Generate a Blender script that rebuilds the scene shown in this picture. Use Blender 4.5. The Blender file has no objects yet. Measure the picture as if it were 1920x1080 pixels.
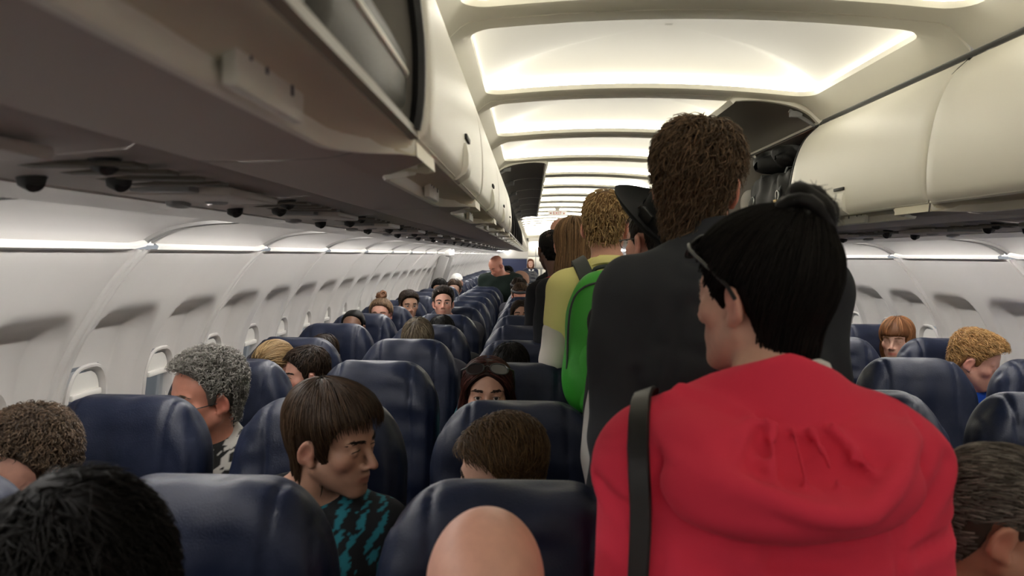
import bpy, math, random
import numpy as np
from mathutils import Vector, Matrix, Euler

C = bpy.context.scene.collection
SC = bpy.context.scene
rng = np.random.default_rng(7)
random.seed(7)

# ------------------------------------------------------------------ camera
F = 1430.0                    # focal length in pixels of the 1920 wide frame
CAM = Vector((-0.45, 0.0, 1.51))
ROLL = 0.011
_dx, _dy = 34.3, 62.4
cam_d = bpy.data.cameras.new('camera')
cam_d.sensor_width = 36.0
cam_d.lens = F * 36.0 / 1920.0
cam_d.clip_start = 0.02
cam_d.dof.use_dof = True
cam_d.dof.focus_distance = 3.8
cam_d.dof.aperture_fstop = 5.6
cam = bpy.data.objects.new('camera', cam_d)
C.objects.link(cam)
cam.location = CAM
CAMR = (Matrix.Rotation(math.atan(_dx / F), 3, 'Z')
        @ Matrix.Rotation(math.pi / 2 - math.atan(_dy / F), 3, 'X')
        @ Matrix.Rotation(ROLL, 3, 'Z'))
cam.rotation_euler = CAMR.to_euler()
SC.camera = cam

# ------------------------------------------------------------------ world, exposure
w = bpy.data.worlds.new('world')
SC.world = w
w.use_nodes = True
w.node_tree.nodes['Background'].inputs[0].default_value = (0.62, 0.66, 0.70, 1)
w.node_tree.nodes['Background'].inputs[1].default_value = 0.55
SC.view_settings.view_transform = 'Standard'
SC.view_settings.look = 'None'
SC.view_settings.exposure = 0.0
SC.view_settings.gamma = 1.0
SC.view_settings.use_curve_mapping = False
SC.cycles.max_bounces = 7
SC.cycles.diffuse_bounces = 4
SC.cycles.glossy_bounces = 3
SC.cycles.transparent_max_bounces = 6
SC.cycles.use_denoising = True
PANEL_E = 0.18                # glow of the ceiling light diffusers
RIM_E = 24.0                   # lamp tubes round the edge of each ceiling light
SIDE_E = 112.0                  # lamp tubes above the side walls


def at(px, py, Y):
    """world point on the plane y = Y seen at pixel (px, py)"""
    d = CAMR @ Vector(((px - 960) / F, (540 - py) / F, -1.0))
    return CAM + d * (Y / d.y)


# ------------------------------------------------------------------ materials
def mat(name, col, rough=0.5, metal=0.0, spec=0.5, bump=0.0, bscale=80.0, var=0.0, vscale=4.0,
        emit=None, sheen=0.0, attr=False, alpha=1.0, coat=0.0, sss=0.0, trans=0.0):
    m = bpy.data.materials.new(name)
    m.use_nodes = True
    nt = m.node_tree
    b = nt.nodes['Principled BSDF']
    b.inputs['Base Color'].default_value = (*col, 1)
    b.inputs['Roughness'].default_value = rough
    b.inputs['Metallic'].default_value = metal
    b.inputs['Specular IOR Level'].default_value = spec
    b.inputs['Coat Weight'].default_value = coat
    b.inputs['Transmission Weight'].default_value = trans
    if sheen:
        b.inputs['Sheen Weight'].default_value = sheen
    if sss:
        b.inputs['Subsurface Weight'].default_value = sss
        b.inputs['Subsurface Radius'].default_value = (0.012, 0.005, 0.003)
        b.inputs['Subsurface Scale'].default_value = 0.6
    if emit is not None:
        b.inputs['Emission Color'].default_value = (*emit[0], 1)
        b.inputs['Emission Strength'].default_value = emit[1]
    tc = nt.nodes.new('ShaderNodeTexCoord')
    src = None
    if attr:
        a = nt.nodes.new('ShaderNodeAttribute')
        a.attribute_name = 'Col'
        src = a.outputs['Color']
    if var:
        n = nt.nodes.new('ShaderNodeTexNoise')
        n.inputs['Scale'].default_value = vscale
        n.inputs['Detail'].default_value = 5
        nt.links.new(tc.outputs['Object'], n.inputs['Vector'])
        mr = nt.nodes.new('ShaderNodeMapRange')
        mr.inputs['From Min'].default_value = 0.3
        mr.inputs['From Max'].default_value = 0.7
        mr.inputs['To Min'].default_value = 1 - var
        mr.inputs['To Max'].default_value = 1 + var
        nt.links.new(n.outputs['Fac'], mr.inputs['Value'])
        mx = nt.nodes.new('ShaderNodeMix')
        mx.data_type = 'RGBA'
        mx.blend_type = 'MULTIPLY'
        mx.inputs[0].default_value = 1.0
        mx.inputs[6].default_value = (*col, 1)
        if src is not None:
            nt.links.new(src, mx.inputs[6])
        nt.links.new(mr.outputs['Result'], mx.inputs[7])
        src = mx.outputs[2]
    if src is not None:
        nt.links.new(src, b.inputs['Base Color'])
    if bump:
        n2 = nt.nodes.new('ShaderNodeTexNoise')
        n2.inputs['Scale'].default_value = bscale
        n2.inputs['Detail'].default_value = 4
        nt.links.new(tc.outputs['Object'], n2.inputs['Vector'])
        bp = nt.nodes.new('ShaderNodeBump')
        bp.inputs['Strength'].default_value = bump
        bp.inputs['Distance'].default_value = 0.01
        nt.links.new(n2.outputs['Fac'], bp.inputs['Height'])
        nt.links.new(bp.outputs['Normal'], b.inputs['Normal'])
    return m


M = {}
M['wall'] = mat('wall_plastic', (0.71, 0.685, 0.655), 0.38, var=0.03, vscale=2)
M['cove'] = mat('cove_plastic', (0.64, 0.62, 0.60), 0.25)
M['joint'] = mat('joint_strip', (0.27, 0.26, 0.25), 0.5)
M['ledge'] = mat('white_ledge', (0.74, 0.73, 0.70), 0.4)
M['ceiling'] = mat('ceiling_panel', (0.91, 0.88, 0.77), 0.5, var=0.03, vscale=3)
M['diffuser'] = mat('light_diffuser', (0.52, 0.505, 0.455), 0.6, emit=((1.0, 0.96, 0.86), PANEL_E))
M['tube'] = mat('lamp_tube', (0.9, 0.9, 0.9), 0.5, emit=((1.0, 0.95, 0.82), RIM_E))
M['sidetube'] = mat('side_lamp_tube', (0.9, 0.9, 0.9), 0.5, emit=((1.0, 0.97, 0.93), SIDE_E))
M['door'] = mat('bin_door_plastic', (0.90, 0.87, 0.77), 0.45, var=0.02, vscale=2)
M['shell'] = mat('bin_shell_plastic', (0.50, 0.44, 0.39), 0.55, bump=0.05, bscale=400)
M['psu'] = mat('service_panel_plastic', (0.50, 0.46, 0.42), 0.5)
M['slot'] = mat('service_slot', (0.10, 0.085, 0.065), 0.6)
M['lip'] = mat('lip_plastic', (0.93, 0.90, 0.79), 0.4)
M['shelfedge'] = mat('shelf_edge', (0.20, 0.17, 0.14), 0.5)
M['pocket'] = mat('pocket_plastic', (0.82, 0.76, 0.58), 0.5)
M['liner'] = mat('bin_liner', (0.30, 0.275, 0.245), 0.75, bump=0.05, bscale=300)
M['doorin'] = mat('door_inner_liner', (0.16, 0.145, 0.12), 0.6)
M['rubber'] = mat('black_rubber', (0.012, 0.012, 0.012), 0.6)
M['floor'] = mat('carpet', (0.03, 0.035, 0.06), 0.95, bump=0.3, bscale=300)
M['grey'] = mat('grey_plastic', (0.25, 0.25, 0.25), 0.5)
M['steel'] = mat('steel', (0.6, 0.6, 0.6), 0.3, 1.0)
M['glass'] = mat('window_pane', (0.9, 0.93, 0.95), 0.05, trans=1.0)
M['shade'] = mat('window_shade', (0.82, 0.80, 0.75), 0.3)
M['placard'] = mat('placard', (0.92, 0.90, 0.80), 0.4)
M['ink'] = mat('placard_ink', (0.06, 0.055, 0.07), 0.6)
M['bulk'] = mat('bulkhead', (0.62, 0.60, 0.55), 0.5)
M['navy'] = mat('navy_panel', (0.012, 0.02, 0.07), 0.6)
M['red'] = mat('sign_red', (0.50, 0.02, 0.015), 0.5)
M['sign'] = mat('sign_white', (0.88, 0.82, 0.72), 0.5, emit=((1, 0.92, 0.82), 0.42))


def leather_mat():
    m = mat('navy_leather', (0.0050, 0.0090, 0.026), 0.40, spec=0.27, bump=0.12, bscale=260)
    nt = m.node_tree
    b = nt.nodes['Principled BSDF']
    tc = [n for n in nt.nodes if n.type == 'TEX_COORD'][0]
    oi = nt.nodes.new('ShaderNodeObjectInfo')
    ad = nt.nodes.new('ShaderNodeVectorMath'); ad.operation = 'ADD'
    nt.links.new(tc.outputs['Object'], ad.inputs[0])
    sc = nt.nodes.new('ShaderNodeMath'); sc.operation = 'MULTIPLY'; sc.inputs[1].default_value = 37.0
    nt.links.new(oi.outputs['Random'], sc.inputs[0])
    nt.links.new(sc.outputs[0], ad.inputs[1])
    n = nt.nodes.new('ShaderNodeTexNoise'); n.inputs['Scale'].default_value = 9; n.inputs['Detail'].default_value = 7
    n.inputs['Roughness'].default_value = 0.7
    nt.links.new(ad.outputs[0], n.inputs['Vector'])
    r1 = nt.nodes.new('ShaderNodeMapRange')
    r1.inputs['From Min'].default_value = 0.35; r1.inputs['From Max'].default_value = 0.75
    r1.inputs['To Min'].default_value = 0.36; r1.inputs['To Max'].default_value = 0.58
    nt.links.new(n.outputs['Fac'], r1.inputs['Value'])
    nt.links.new(r1.outputs['Result'], b.inputs['Roughness'])
    cr = nt.nodes.new('ShaderNodeValToRGB')
    cr.color_ramp.elements[0].position = 0.45; cr.color_ramp.elements[0].color = (0.0050, 0.0090, 0.026, 1)
    cr.color_ramp.elements[1].position = 0.85; cr.color_ramp.elements[1].color = (0.017, 0.023, 0.048, 1)
    nt.links.new(n.outputs['Fac'], cr.inputs['Fac'])
    nt.links.new(cr.outputs['Color'], b.inputs['Base Color'])
    return m


M['leather'] = leather_mat()
M['seatshell'] = mat('seat_shell', (0.05, 0.05, 0.055), 0.5)
M['arm'] = mat('armrest', (0.03, 0.03, 0.035), 0.5)


# ------------------------------------------------------------------ object helpers
def tag(o, label=None, cat=None, group=None, kind=None):
    if label: o['label'] = label
    if cat: o['category'] = cat
    if group: o['group'] = group
    if kind: o['kind'] = kind
    return o


def empty(name, loc=(0, 0, 0), rz=0.0):
    o = bpy.data.objects.new(name, None)
    o.empty_display_size = 0.1
    C.objects.link(o)
    o.location = loc
    o.rotation_euler = (0, 0, rz)
    return o


def mk(name, V, Q, m, parent=None, smooth=True, cols=None, loc=None):
    """mesh object from vertex array and faces (array of quads or list of polygons)"""
    me = bpy.data.meshes.new(name)
    V = np.asarray(V, dtype=np.float32)
    if isinstance(Q, np.ndarray) and Q.ndim == 2:
        n, k = Q.shape
        me.vertices.add(len(V)); me.vertices.foreach_set('co', V.ravel())
        me.loops.add(n * k); me.loops.foreach_set('vertex_index', Q.ravel().astype(np.int32))
        me.polygons.add(n)
        me.polygons.foreach_set('loop_start', np.arange(0, n * k, k, dtype=np.int32))
        me.polygons.foreach_set('loop_total', np.full(n, k, dtype=np.int32))
        me.update(calc_edges=True)
    else:
        me.from_pydata([tuple(map(float, v)) for v in V], [], [tuple(map(int, q)) for q in Q])
    if smooth:
        me.polygons.foreach_set('use_smooth', np.ones(len(me.polygons), dtype=bool))
    if cols is not None:
        a = me.color_attributes.new('Col', 'FLOAT_COLOR', 'POINT')
        c4 = np.ones((len(V), 4), dtype=np.float32); c4[:, :3] = cols
        a.data.foreach_set('color', c4.ravel())
    me.validate()
    for mm in (m if isinstance(m, (list, tuple)) else [m]):
        me.materials.append(mm)
    o = bpy.data.objects.new(name, me)
    C.objects.link(o)
    if parent: o.parent = parent
    if loc is not None: o.location = loc
    return o


def children(o):
    return [c for c in C.objects if c.parent == o]


def copy_tree(o, kids, parent=None):
    c = o.copy(); C.objects.link(c)
    if parent is not None: c.parent = parent
    for ch, sub in kids:
        copy_tree(ch, sub, c)
    return c


def tree(o):
    return [(ch, tree(ch)) for ch in o.children]


class MB:
    """collects simple shapes into one mesh"""
    def __init__(s): s.v = []; s.f = []; s.n = 0
    def add(s, V, Fc):
        V = np.asarray(V, float)
        s.v.append(V); s.f += [tuple(int(i) + s.n for i in q) for q in Fc]; s.n += len(V)
        return s
    def box(s, c, d, bev=0.0, R=None):
        c = np.array(c, float); d = np.array(d, float) / 2
        b = min(bev, *(d * 0.49)) if bev else 0
        pts, fs = [], []
        if not b:
            for x in (-1, 1):
                for y in (-1, 1):
                    for z in (-1, 1): pts.append((x * d[0], y * d[1], z * d[2]))
            fs = [(0, 1, 3, 2), (4, 6, 7, 5), (0, 4, 5, 1), (2, 3, 7, 6), (0, 2, 6, 4), (1, 5, 7, 3)]
        else:
            ring = []
            k = 3
            def rr(hx, hy, r):
                o = []
                for qx, qy, a0 in ((1, 1, 0), (-1, 1, 90), (-1, -1, 180), (1, -1, 270)):
                    for i in range(k + 1):
                        a = math.radians(a0 + 90 * i / k)
                        o.append((qx * (hx - b) + r * math.cos(a), qy * (hy - b) + r * math.sin(a)))
                return o
            lv = [(-d[2], 0.0), (-d[2] + b * 0.3, b * 0.7), (-d[2] + b, b), (d[2] - b, b), (d[2] - b * 0.3, b * 0.7), (d[2], 0.0)]
            for z, r in lv:
                ring.append([(x, y, z) for x, y in rr(d[0], d[1], r)])
            m = len(ring[0])
            for r_ in ring: pts += r_
            for i in range(len(ring) - 1):
                for j in range(m):
                    a, b2 = i * m + j, i * m + (j + 1) % m
                    fs.append((a, b2, b2 + m, a + m))
            fs.append(tuple(range(m))[::-1]); fs.append(tuple(range((len(ring) - 1) * m, len(ring) * m)))
        P = np.array(pts)
        if R is not None: P = P @ np.array(R).T
        return s.add(P + c, fs)
    def tube(s, pts, rad, k=8, cap=True):
        pts = [Vector(p) for p in pts]
        rad = rad if isinstance(rad, (list, tuple, np.ndarray)) else [rad] * len(pts)
        V, fs = [], []
        up = None
        for i, p in enumerate(pts):
            t = (pts[min(i + 1, len(pts) - 1)] - pts[max(i - 1, 0)]).normalized()
            if up is None:
                up = Vector((0, 0, 1)) if abs(t.z) < 0.9 else Vector((1, 0, 0))
            a = t.cross(up).normalized(); up = a.cross(t).normalized()
            for j in range(k):
                g = 2 * math.pi * j / k
                V.append(p + (a * math.cos(g) + up * math.sin(g)) * rad[i])
        for i in range(len(pts) - 1):
            for j in range(k):
                fs.append((i * k + j, i * k + (j + 1) % k, (i + 1) * k + (j + 1) % k, (i + 1) * k + j))
        if cap:
            fs.append(tuple(range(k))[::-1]); fs.append(tuple((len(pts) - 1) * k + j for j in range(k)))
        return s.add([tuple(v) for v in V], fs)
    def grid(s, P):
        """P array (n, m, 3)"""
        n, m, _ = P.shape
        fs = [(i * m + j, i * m + j + 1, (i + 1) * m + j + 1, (i + 1) * m + j) for i in range(n - 1) for j in range(m - 1)]
        return s.add(P.reshape(-1, 3), fs)
    def build(s, name, m, parent=None, smooth=True, sharp=None, loc=None):
        o = mk(name, np.concatenate(s.v), s.f, m, parent, smooth, loc=loc)
        if smooth:
            o.data.set_sharp_from_angle(angle=math.radians(sharp or 40))
        return o


def sweep(profile, y0, y1, ny=2, thick=None):
    """profile [(x,z)] extruded along y -> grid"""
    p = np.array(profile, float)
    ys = np.linspace(y0, y1, ny)
    P = np.zeros((len(p), ny, 3))
    P[:, :, 0] = p[:, 0][:, None]; P[:, :, 2] = p[:, 1][:, None]; P[:, :, 1] = ys[None, :]
    return P


def spline(pts, n):
    """Catmull-Rom through pts"""
    P = np.array(pts, float)
    P = np.vstack([2 * P[0] - P[1], P, 2 * P[-1] - P[-2]])
    seg = np.linalg.norm(np.diff(P[1:-1], axis=0), axis=1)
    cum = np.concatenate([[0], np.cumsum(seg)])
    out = []
    for t in np.linspace(0, cum[-1], n):
        i = min(np.searchsorted(cum, t, side='right') - 1, len(seg) - 1)
        u = (t - cum[i]) / seg[i]
        p0, p1, p2, p3 = P[i], P[i + 1], P[i + 2], P[i + 3]
        out.append(0.5 * ((2 * p1) + (-p0 + p2) * u + (2 * p0 - 5 * p1 + 4 * p2 - p3) * u * u + (-p0 + 3 * p1 - 3 * p2 + p3) * u ** 3))
    return np.array(out)


# ------------------------------------------------------------------ implicit surfaces
def snets(Fv, xs, ys, zs):
    """surface nets on a rectilinear grid (inside < 0) -> verts, quads"""
    nx, ny, nz = Fv.shape
    S = Fv < 0
    c = np.zeros((nx - 1, ny - 1, nz - 1), np.uint8)
    for i in (0, 1):
        for j in (0, 1):
            for k in (0, 1):
                c += S[i:nx - 1 + i, j:ny - 1 + j, k:nz - 1 + k]
    act = (c > 0) & (c < 8)
    I, J, K = np.nonzero(act)
    idx = np.full(act.shape, -1, np.int64)
    idx[I, J, K] = np.arange(len(I))
    acc = np.zeros((len(I), 3)); cnt = np.zeros(len(I))
    co = [(i, j, k) for i in (0, 1) for j in (0, 1) for k in (0, 1)]
    val = {q: Fv[I + q[0], J + q[1], K + q[2]] for q in co}
    for a in co:
        for ax in range(3):
            if a[ax] == 0:
                b = list(a); b[ax] = 1; b = tuple(b)
                va, vb = val[a], val[b]
                m = (va < 0) != (vb < 0)
                t = np.where(m, va / np.where(m, va - vb, 1), 0)
                p = np.array(a, float)[None, :].repeat(len(I), 0)
                p[:, ax] += t
                acc += p * m[:, None]; cnt += m
    p = acc / cnt[:, None]
    V = np.empty((len(I), 3))
    for ax, (ii, g) in enumerate(((I, xs), (J, ys), (K, zs))):
        g = np.asarray(g)
        V[:, ax] = g[ii] + (g[ii + 1] - g[ii]) * p[:, ax]
    Q = []
    for ax in range(3):
        A = np.moveaxis(S, ax, 0); B = np.moveaxis(idx, ax, 0)
        ch = A[:-1] != A[1:]
        ch = ch[:, 1:-1, 1:-1]
        i, j, k = np.nonzero(ch)
        fl = A[:-1][:, 1:-1, 1:-1][i, j, k]
        q = np.stack([B[i, j, k], B[i, j + 1, k], B[i, j + 1, k + 1], B[i, j, k + 1]], 1)
        if ax == 1: fl = ~fl
        q = np.where(fl[:, None], q, q[:, ::-1])
        Q.append(q)
    return V, np.concatenate(Q)


def smooth_mesh(V, Q, it=2, lam=0.5):
    E = np.concatenate([Q[:, [0, 1]], Q[:, [1, 2]], Q[:, [2, 3]], Q[:, [3, 0]]])
    deg = np.bincount(E[:, 0], minlength=len(V)) + np.bincount(E[:, 1], minlength=len(V))
    for n in range(it * 2):
        A = np.zeros_like(V)
        for d in range(3):
            A[:, d] = np.bincount(E[:, 0], V[E[:, 1], d], len(V)) + np.bincount(E[:, 1], V[E[:, 0], d], len(V))
        V = V + (lam if n % 2 == 0 else -lam * 1.03) * (A / np.maximum(deg, 1)[:, None] - V)
    return V


def smin(a, b, k):
    h = np.clip(0.5 + 0.5 * (b - a) / k, 0, 1)
    return b + (a - b) * h - k * h * (1 - h)


def smax(a, b, k):
    return -smin(-a, -b, k)


def ell(P, c, r, R=None):
    q = [P[i] - c[i] for i in range(3)]
    if R is not None:
        q = [R[0][i] * q[0] + R[1][i] * q[1] + R[2][i] * q[2] for i in range(3)]
    k0 = np.sqrt(sum((q[i] / r[i]) ** 2 for i in range(3)))
    k1 = np.sqrt(sum((q[i] / r[i] ** 2) ** 2 for i in range(3)))
    return k0 * (k0 - 1) / np.maximum(k1, 1e-6)


def cone(P, a, b, ra, rb):
    d = [b[i] - a[i] for i in range(3)]
    L = sum(x * x for x in d)
    t = np.clip(sum((P[i] - a[i]) * d[i] for i in range(3)) / L, 0, 1)
    return np.sqrt(sum((P[i] - a[i] - t * d[i]) ** 2 for i in range(3))) - (ra + (rb - ra) * t)


def vnoise(P, scale, seed):
    """smooth pseudo-noise in about [-1, 1]"""
    r = np.random.default_rng(seed)
    o = 0
    for i in range(5):
        k = r.normal(size=3); k = k / np.linalg.norm(k) * scale * r.uniform(0.6, 1.5)
        o = o + np.sin(P[0] * k[0] + P[1] * k[1] + P[2] * k[2] + r.uniform(0, 6.28))
    return o / 3.0


def gridpts(xs, ys, zs):
    return np.meshgrid(xs, ys, zs, indexing='ij')


# ================================================================== SETTING
Y0, Y1 = -2.2, 30.0
PITCH = 1.055
WPH = 2.38                   # a joint of the side wall panels
BPH = 0.99                   # a joint of the bins
CPH = 3.11                   # a rib of the ceiling

fl = MB().box((0, (Y0 + Y1) / 2, -0.02), (3.9, Y1 - Y0, 0.04)).build('floor', M['floor'], smooth=False)
tag(fl, kind='structure')

# side wall: profile from the floor up over the cove, with recessed window bays
prof = [(1.83, 0.0), (1.87, 0.08), (1.945, 0.32), (1.985, 0.6), (1.99, 0.84), (1.965, 1.04), (1.90, 1.20), (1.773, 1.40), (1.672, 1.515)]
prof = spline(prof, 64)
WIN_Z, WIN_H, WIN_W = 0.93, 0.165, 0.115


def bayoff(y):
    """distance along y to the centre of the nearest window bay"""
    q = (y - WPH) / PITCH
    fr = q - np.floor(q)
    c = np.where(fr < 0.5, 0.25, 0.75)
    return (fr - c) * PITCH


def recess(y, z):
    """outward offset of the wall surface"""
    d = bayoff(y)
    hw, top = 0.205, 1.320
    tp = top - 0.075 * (np.abs(d) / hw) ** 6
    mx = np.clip((hw - np.abs(d)) / 0.032, 0, 1); mz = np.clip((tp - z) / 0.085, 0, 1)
    m = mx * mx * (3 - 2 * mx) * mz * mz * (3 - 2 * mz)
    depth = np.clip((z - 0.62) / (1.30 - 0.62), 0, 1) ** 0.5 * 0.085
    q = (y - WPH) / PITCH
    jd = np.abs(q - np.round(q)) * PITCH
    j = np.where(jd < 0.034, 0.007, 0.0) - np.where(jd < 0.008, 0.012, 0.0)
    return m * depth - j


def wall(side):
    s = -1 if side == 'left' else 1
    ymax = Y1
    n0 = math.floor((Y0 - WPH) / PITCH); n1 = math.ceil((ymax - WPH) / PITCH)
    one = np.unique(np.concatenate([np.linspace(0, 1, 61), [0.008 / PITCH, 0.0085 / PITCH, 0.034 / PITCH, 0.0345 / PITCH, 1 - 0.008 / PITCH, 1 - 0.0085 / PITCH, 1 - 0.034 / PITCH, 1 - 0.0345 / PITCH]]))[:-1]
    ys = np.concatenate([WPH + (n + one) * PITCH for n in range(n0, n1)])
    P = np.zeros((len(prof), len(ys), 3))
    off = recess(ys[None, :], prof[:, 1][:, None])
    P[:, :, 0] = s * (prof[:, 0][:, None] + off)
    P[:, :, 1] = ys[None, :]
    P[:, :, 2] = prof[:, 1][:, None] + off * 0.25
    n, m, _ = P.shape
    a = np.arange(n * m).reshape(n, m)
    Q = np.stack([a[:-1, :-1], a[:-1, 1:], a[1:, 1:], a[1:, :-1]], -1).reshape(-1, 4)
    cy = bayoff((ys[:-1] + ys[1:]) / 2)[None, :]; cz = (prof[:-1, 1] + prof[1:, 1])[:, None] / 2
    hole = ((np.abs(cy) / WIN_W) ** 3 + (np.abs(cz - WIN_Z) / WIN_H) ** 3 < 1).reshape(-1)
    Q = Q[~hole]
    if s < 0: Q = Q[:, ::-1]
    o = mk('wall_' + side, P.reshape(-1, 3), Q, M['wall'])
    tag(o, kind='structure')
    # cove above the ledge, one smooth glossy shell
    cv = spline([(1.672, 1.53), (1.625, 1.562), (1.557, 1.588), (1.46, 1.604), (1.36, 1.612), (1.318, 1.640), (1.30, 1.72)], 26)
    ys2 = np.arange(n0 * PITCH + WPH, n1 * PITCH + WPH, PITCH / 8)
    mb = MB()
    P = np.zeros((len(cv), len(ys2), 3)); P[:, :, 0] = s * cv[:, 0][:, None]; P[:, :, 2] = cv[:, 1][:, None]; P[:, :, 1] = ys2
    mb.grid(P)
    tag(mb.build('trim_1' if s < 0 else 'trim_2', M['cove']), kind='structure')
    # grey ribs over the cove at every joint
    mb = MB()
    for n in range(n0, n1 + 1):
        y = WPH + n * PITCH
        for d0, d1, h in ((-0.036, -0.006, 0.010), (0.006, 0.036, 0.010)):
            q = cv[1:-2]
            nrm = np.gradient(q, axis=0); nrm = np.stack([-nrm[:, 1], nrm[:, 0]], 1); nrm /= np.linalg.norm(nrm, axis=1)[:, None]
            if nrm[10, 1] > 0: nrm = -nrm
            P = np.zeros((len(q), 4, 3))
            for j, (dy, hh) in enumerate(((d0, 0), (d0 + 0.004, h), (d1 - 0.004, h), (d1, 0))):
                P[:, j, 0] = s * (q[:, 0] + nrm[:, 0] * hh); P[:, j, 1] = y + dy; P[:, j, 2] = q[:, 1] + nrm[:, 1] * hh
            mb.grid(P)
    tag(mb.build('trim_3' if s < 0 else 'trim_4', M['joint']), kind='structure')
    # white ledge strips, one between each pair of joints
    mb = MB()
    for n in range(n0, n1):
        ya, yb = WPH + n * PITCH + 0.035, WPH + (n + 1) * PITCH - 0.035
        pts = []
        for t in np.linspace(0, 1, 15):
            e = max(0, (t - 0.9) / 0.1)
            pts.append((s * 1.662, ya + (yb - ya) * t, 1.521 + 0.010 * e * e))
        P = np.zeros((5, 15, 3))
        for i, (dx, dz) in enumerate(((0.012, 0.010), (-0.012, 0.012), (-0.022, 0.004), (-0.018, -0.007), (0.012, -0.012))):
            for j, p in enumerate(pts): P[i, j] = (p[0] + s * dx, p[1], p[2] + dz)
        mb.grid(P)
        mb.box((s * 1.663, WPH + n * PITCH, 1.533), (0.024, 0.05, 0.012))
    tag(mb.build('trim_5' if s < 0 else 'trim_6', M['ledge']), kind='structure')
    # lamp tubes above the service panel edge that wash the side wall
    for n in range(n0 + (1 if s < 0 else 2), n1):
        ya = WPH + n * PITCH
        mb = MB().tube([(s * 1.322, ya + 0.05, 1.611), (s * 1.322, ya + PITCH - 0.05, 1.611)], 0.006, 8)
        o = mb.build('side_lamp', M['sidetube'])
        tag(o, f'thin lamp tube above the {side} window wall, behind the edge of the service panels', 'lamp', f'lamp tubes along the {side} wall')
    return n0, n1


wl = wall('left')
wr = wall('right')


def window(nm, s, y):
    r = empty(nm, (s * 2.02, y, WIN_Z)); tag(r, kind='structure')
    k = 28
    def ov(sc, dx, lean=0.0):
        o = []
        for i in range(k):
            a = 2 * math.pi * i / k
            ca, sa = math.cos(a), math.sin(a)
            y_ = math.copysign(abs(ca) ** (2 / 3), ca) * WIN_W * sc; z_ = math.copysign(abs(sa) ** (2 / 3), sa) * WIN_H * sc
            o.append((s * (dx - z_ * 0.10), y_, z_))
        return o
    R = [ov(1.09, 0.004), ov(1.06, -0.004), ov(1.01, -0.003), ov(0.96, 0.010), ov(0.92, 0.05)]
    P = np.array(R); P = np.concatenate([P, P[:, :1]], 1)
    MB().grid(P).build('frame', M['wall'], r)
    pv = ov(0.90, 0.03)
    mk('pane', pv + ov(0.90, 0.036), [tuple(range(k)), tuple(range(k, 2 * k))[::-1]], M['glass'], r, smooth=False)
    # shade drawn part of the way down, with a bulging handle along its bottom edge
    fr = 0.42
    mb = MB()
    zz = np.linspace(WIN_H * 0.9, WIN_H * fr, 8)
    P = np.zeros((8, 9, 3))
    for i, z_ in enumerate(zz):
        hw = WIN_W * 0.9 * max(0.05, (1 - (abs(z_) / (WIN_H * 0.905)) ** 3)) ** (1 / 3)
        for j in range(9):
            P[i, j] = (s * (0.016 - z_ * 0.1), hw * (j / 4 - 1), z_)
    mb.grid(P)
    sh = mb.build('shade', M['shade'], r)
    MB().box((s * (0.008 - WIN_H * fr * 0.1), 0, WIN_H * fr), (0.02, WIN_W * 1.55, 0.022), 0.008).build('handle', M['shade'], sh)
    return r


wn = 1
for n in range(wl[0], wl[0] + 20):
    for q in (0.25, 0.75):
        y = WPH + (n + q) * PITCH
        if 1.0 < y < 11: window(f'window_{wn}', -1, y); wn += 1
for n in range(wr[0], wr[0] + 12):
    for q in (0.25, 0.75):
        y = WPH + (n + q) * PITCH
        if 2.0 < y < 7.5: window(f'window_{wn}', 1, y); wn += 1


# ------------------------------------------------------------------ ceiling
HW = 0.63
def arch(x): return 2.127 + 0.035 * (1 - (np.minimum(np.abs(x), HW) / HW) ** 2) - np.maximum(np.abs(x) - HW, 0) * 0.95


def rrect(hx, hy, r, k=6, n=10):
    pts = []
    def arc(cx, cy, a0):
        return [(cx + r * math.cos(math.radians(a0 + 90 * i / k)), cy + r * math.sin(math.radians(a0 + 90 * i / k))) for i in range(k + 1)]
    cs = [arc(hx - r, hy - r, 0), arc(-hx + r, hy - r, 90), arc(-hx + r, -hy + r, 180), arc(hx - r, -hy + r, 270)]
    for i in range(4):
        pts += cs[i]
        a, b = cs[i][-1], cs[(i + 1) % 4][0]
        for t in range(1, n): pts.append((a[0] + (b[0] - a[0]) * t / n, a[1] + (b[1] - a[1]) * t / n))
    return np.array(pts)


HY = 0.436
inner = rrect(HW, HY, 0.075)
mbc = MB()
mbl = None
bays = list(range(-5, 26))
ceil_y = [CPH + n * PITCH + PITCH / 2 for n in bays]
outer = []
for p in inner:
    t = max(abs(p[0]) / (HW), abs(p[1]) / (HY))
    q = p / t
    outer.append((q[0] / HW * 0.702, q[1] / HY * PITCH / 2))
outer = np.array(outer)
lipo = rrect(HW + 0.012, HY + 0.012, 0.08)
bay_v, bay_f = [], []
rings = []
def ringz(r2, dz=0.0): return np.column_stack([r2[:, 0], r2[:, 1], arch(r2[:, 0]) + dz])
grv = outer.copy(); grv[:, 1] = np.clip(grv[:, 1], -PITCH / 2 + 0.004, PITCH / 2 - 0.004)
rings = [ringz(outer, 0.008), ringz(grv, 0.0), ringz(lipo, 0.0), ringz(inner, 0.004), ringz(inner, 0.022)]
P = np.array(rings); P = np.concatenate([P, P[:, :1]], 1)
for yc in ceil_y:
    mbc.grid(P + np.array([0, yc, 0]))
ce = mbc.build('ceiling', M['ceiling'], sharp=30)
tag(ce, kind='structure')

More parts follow.
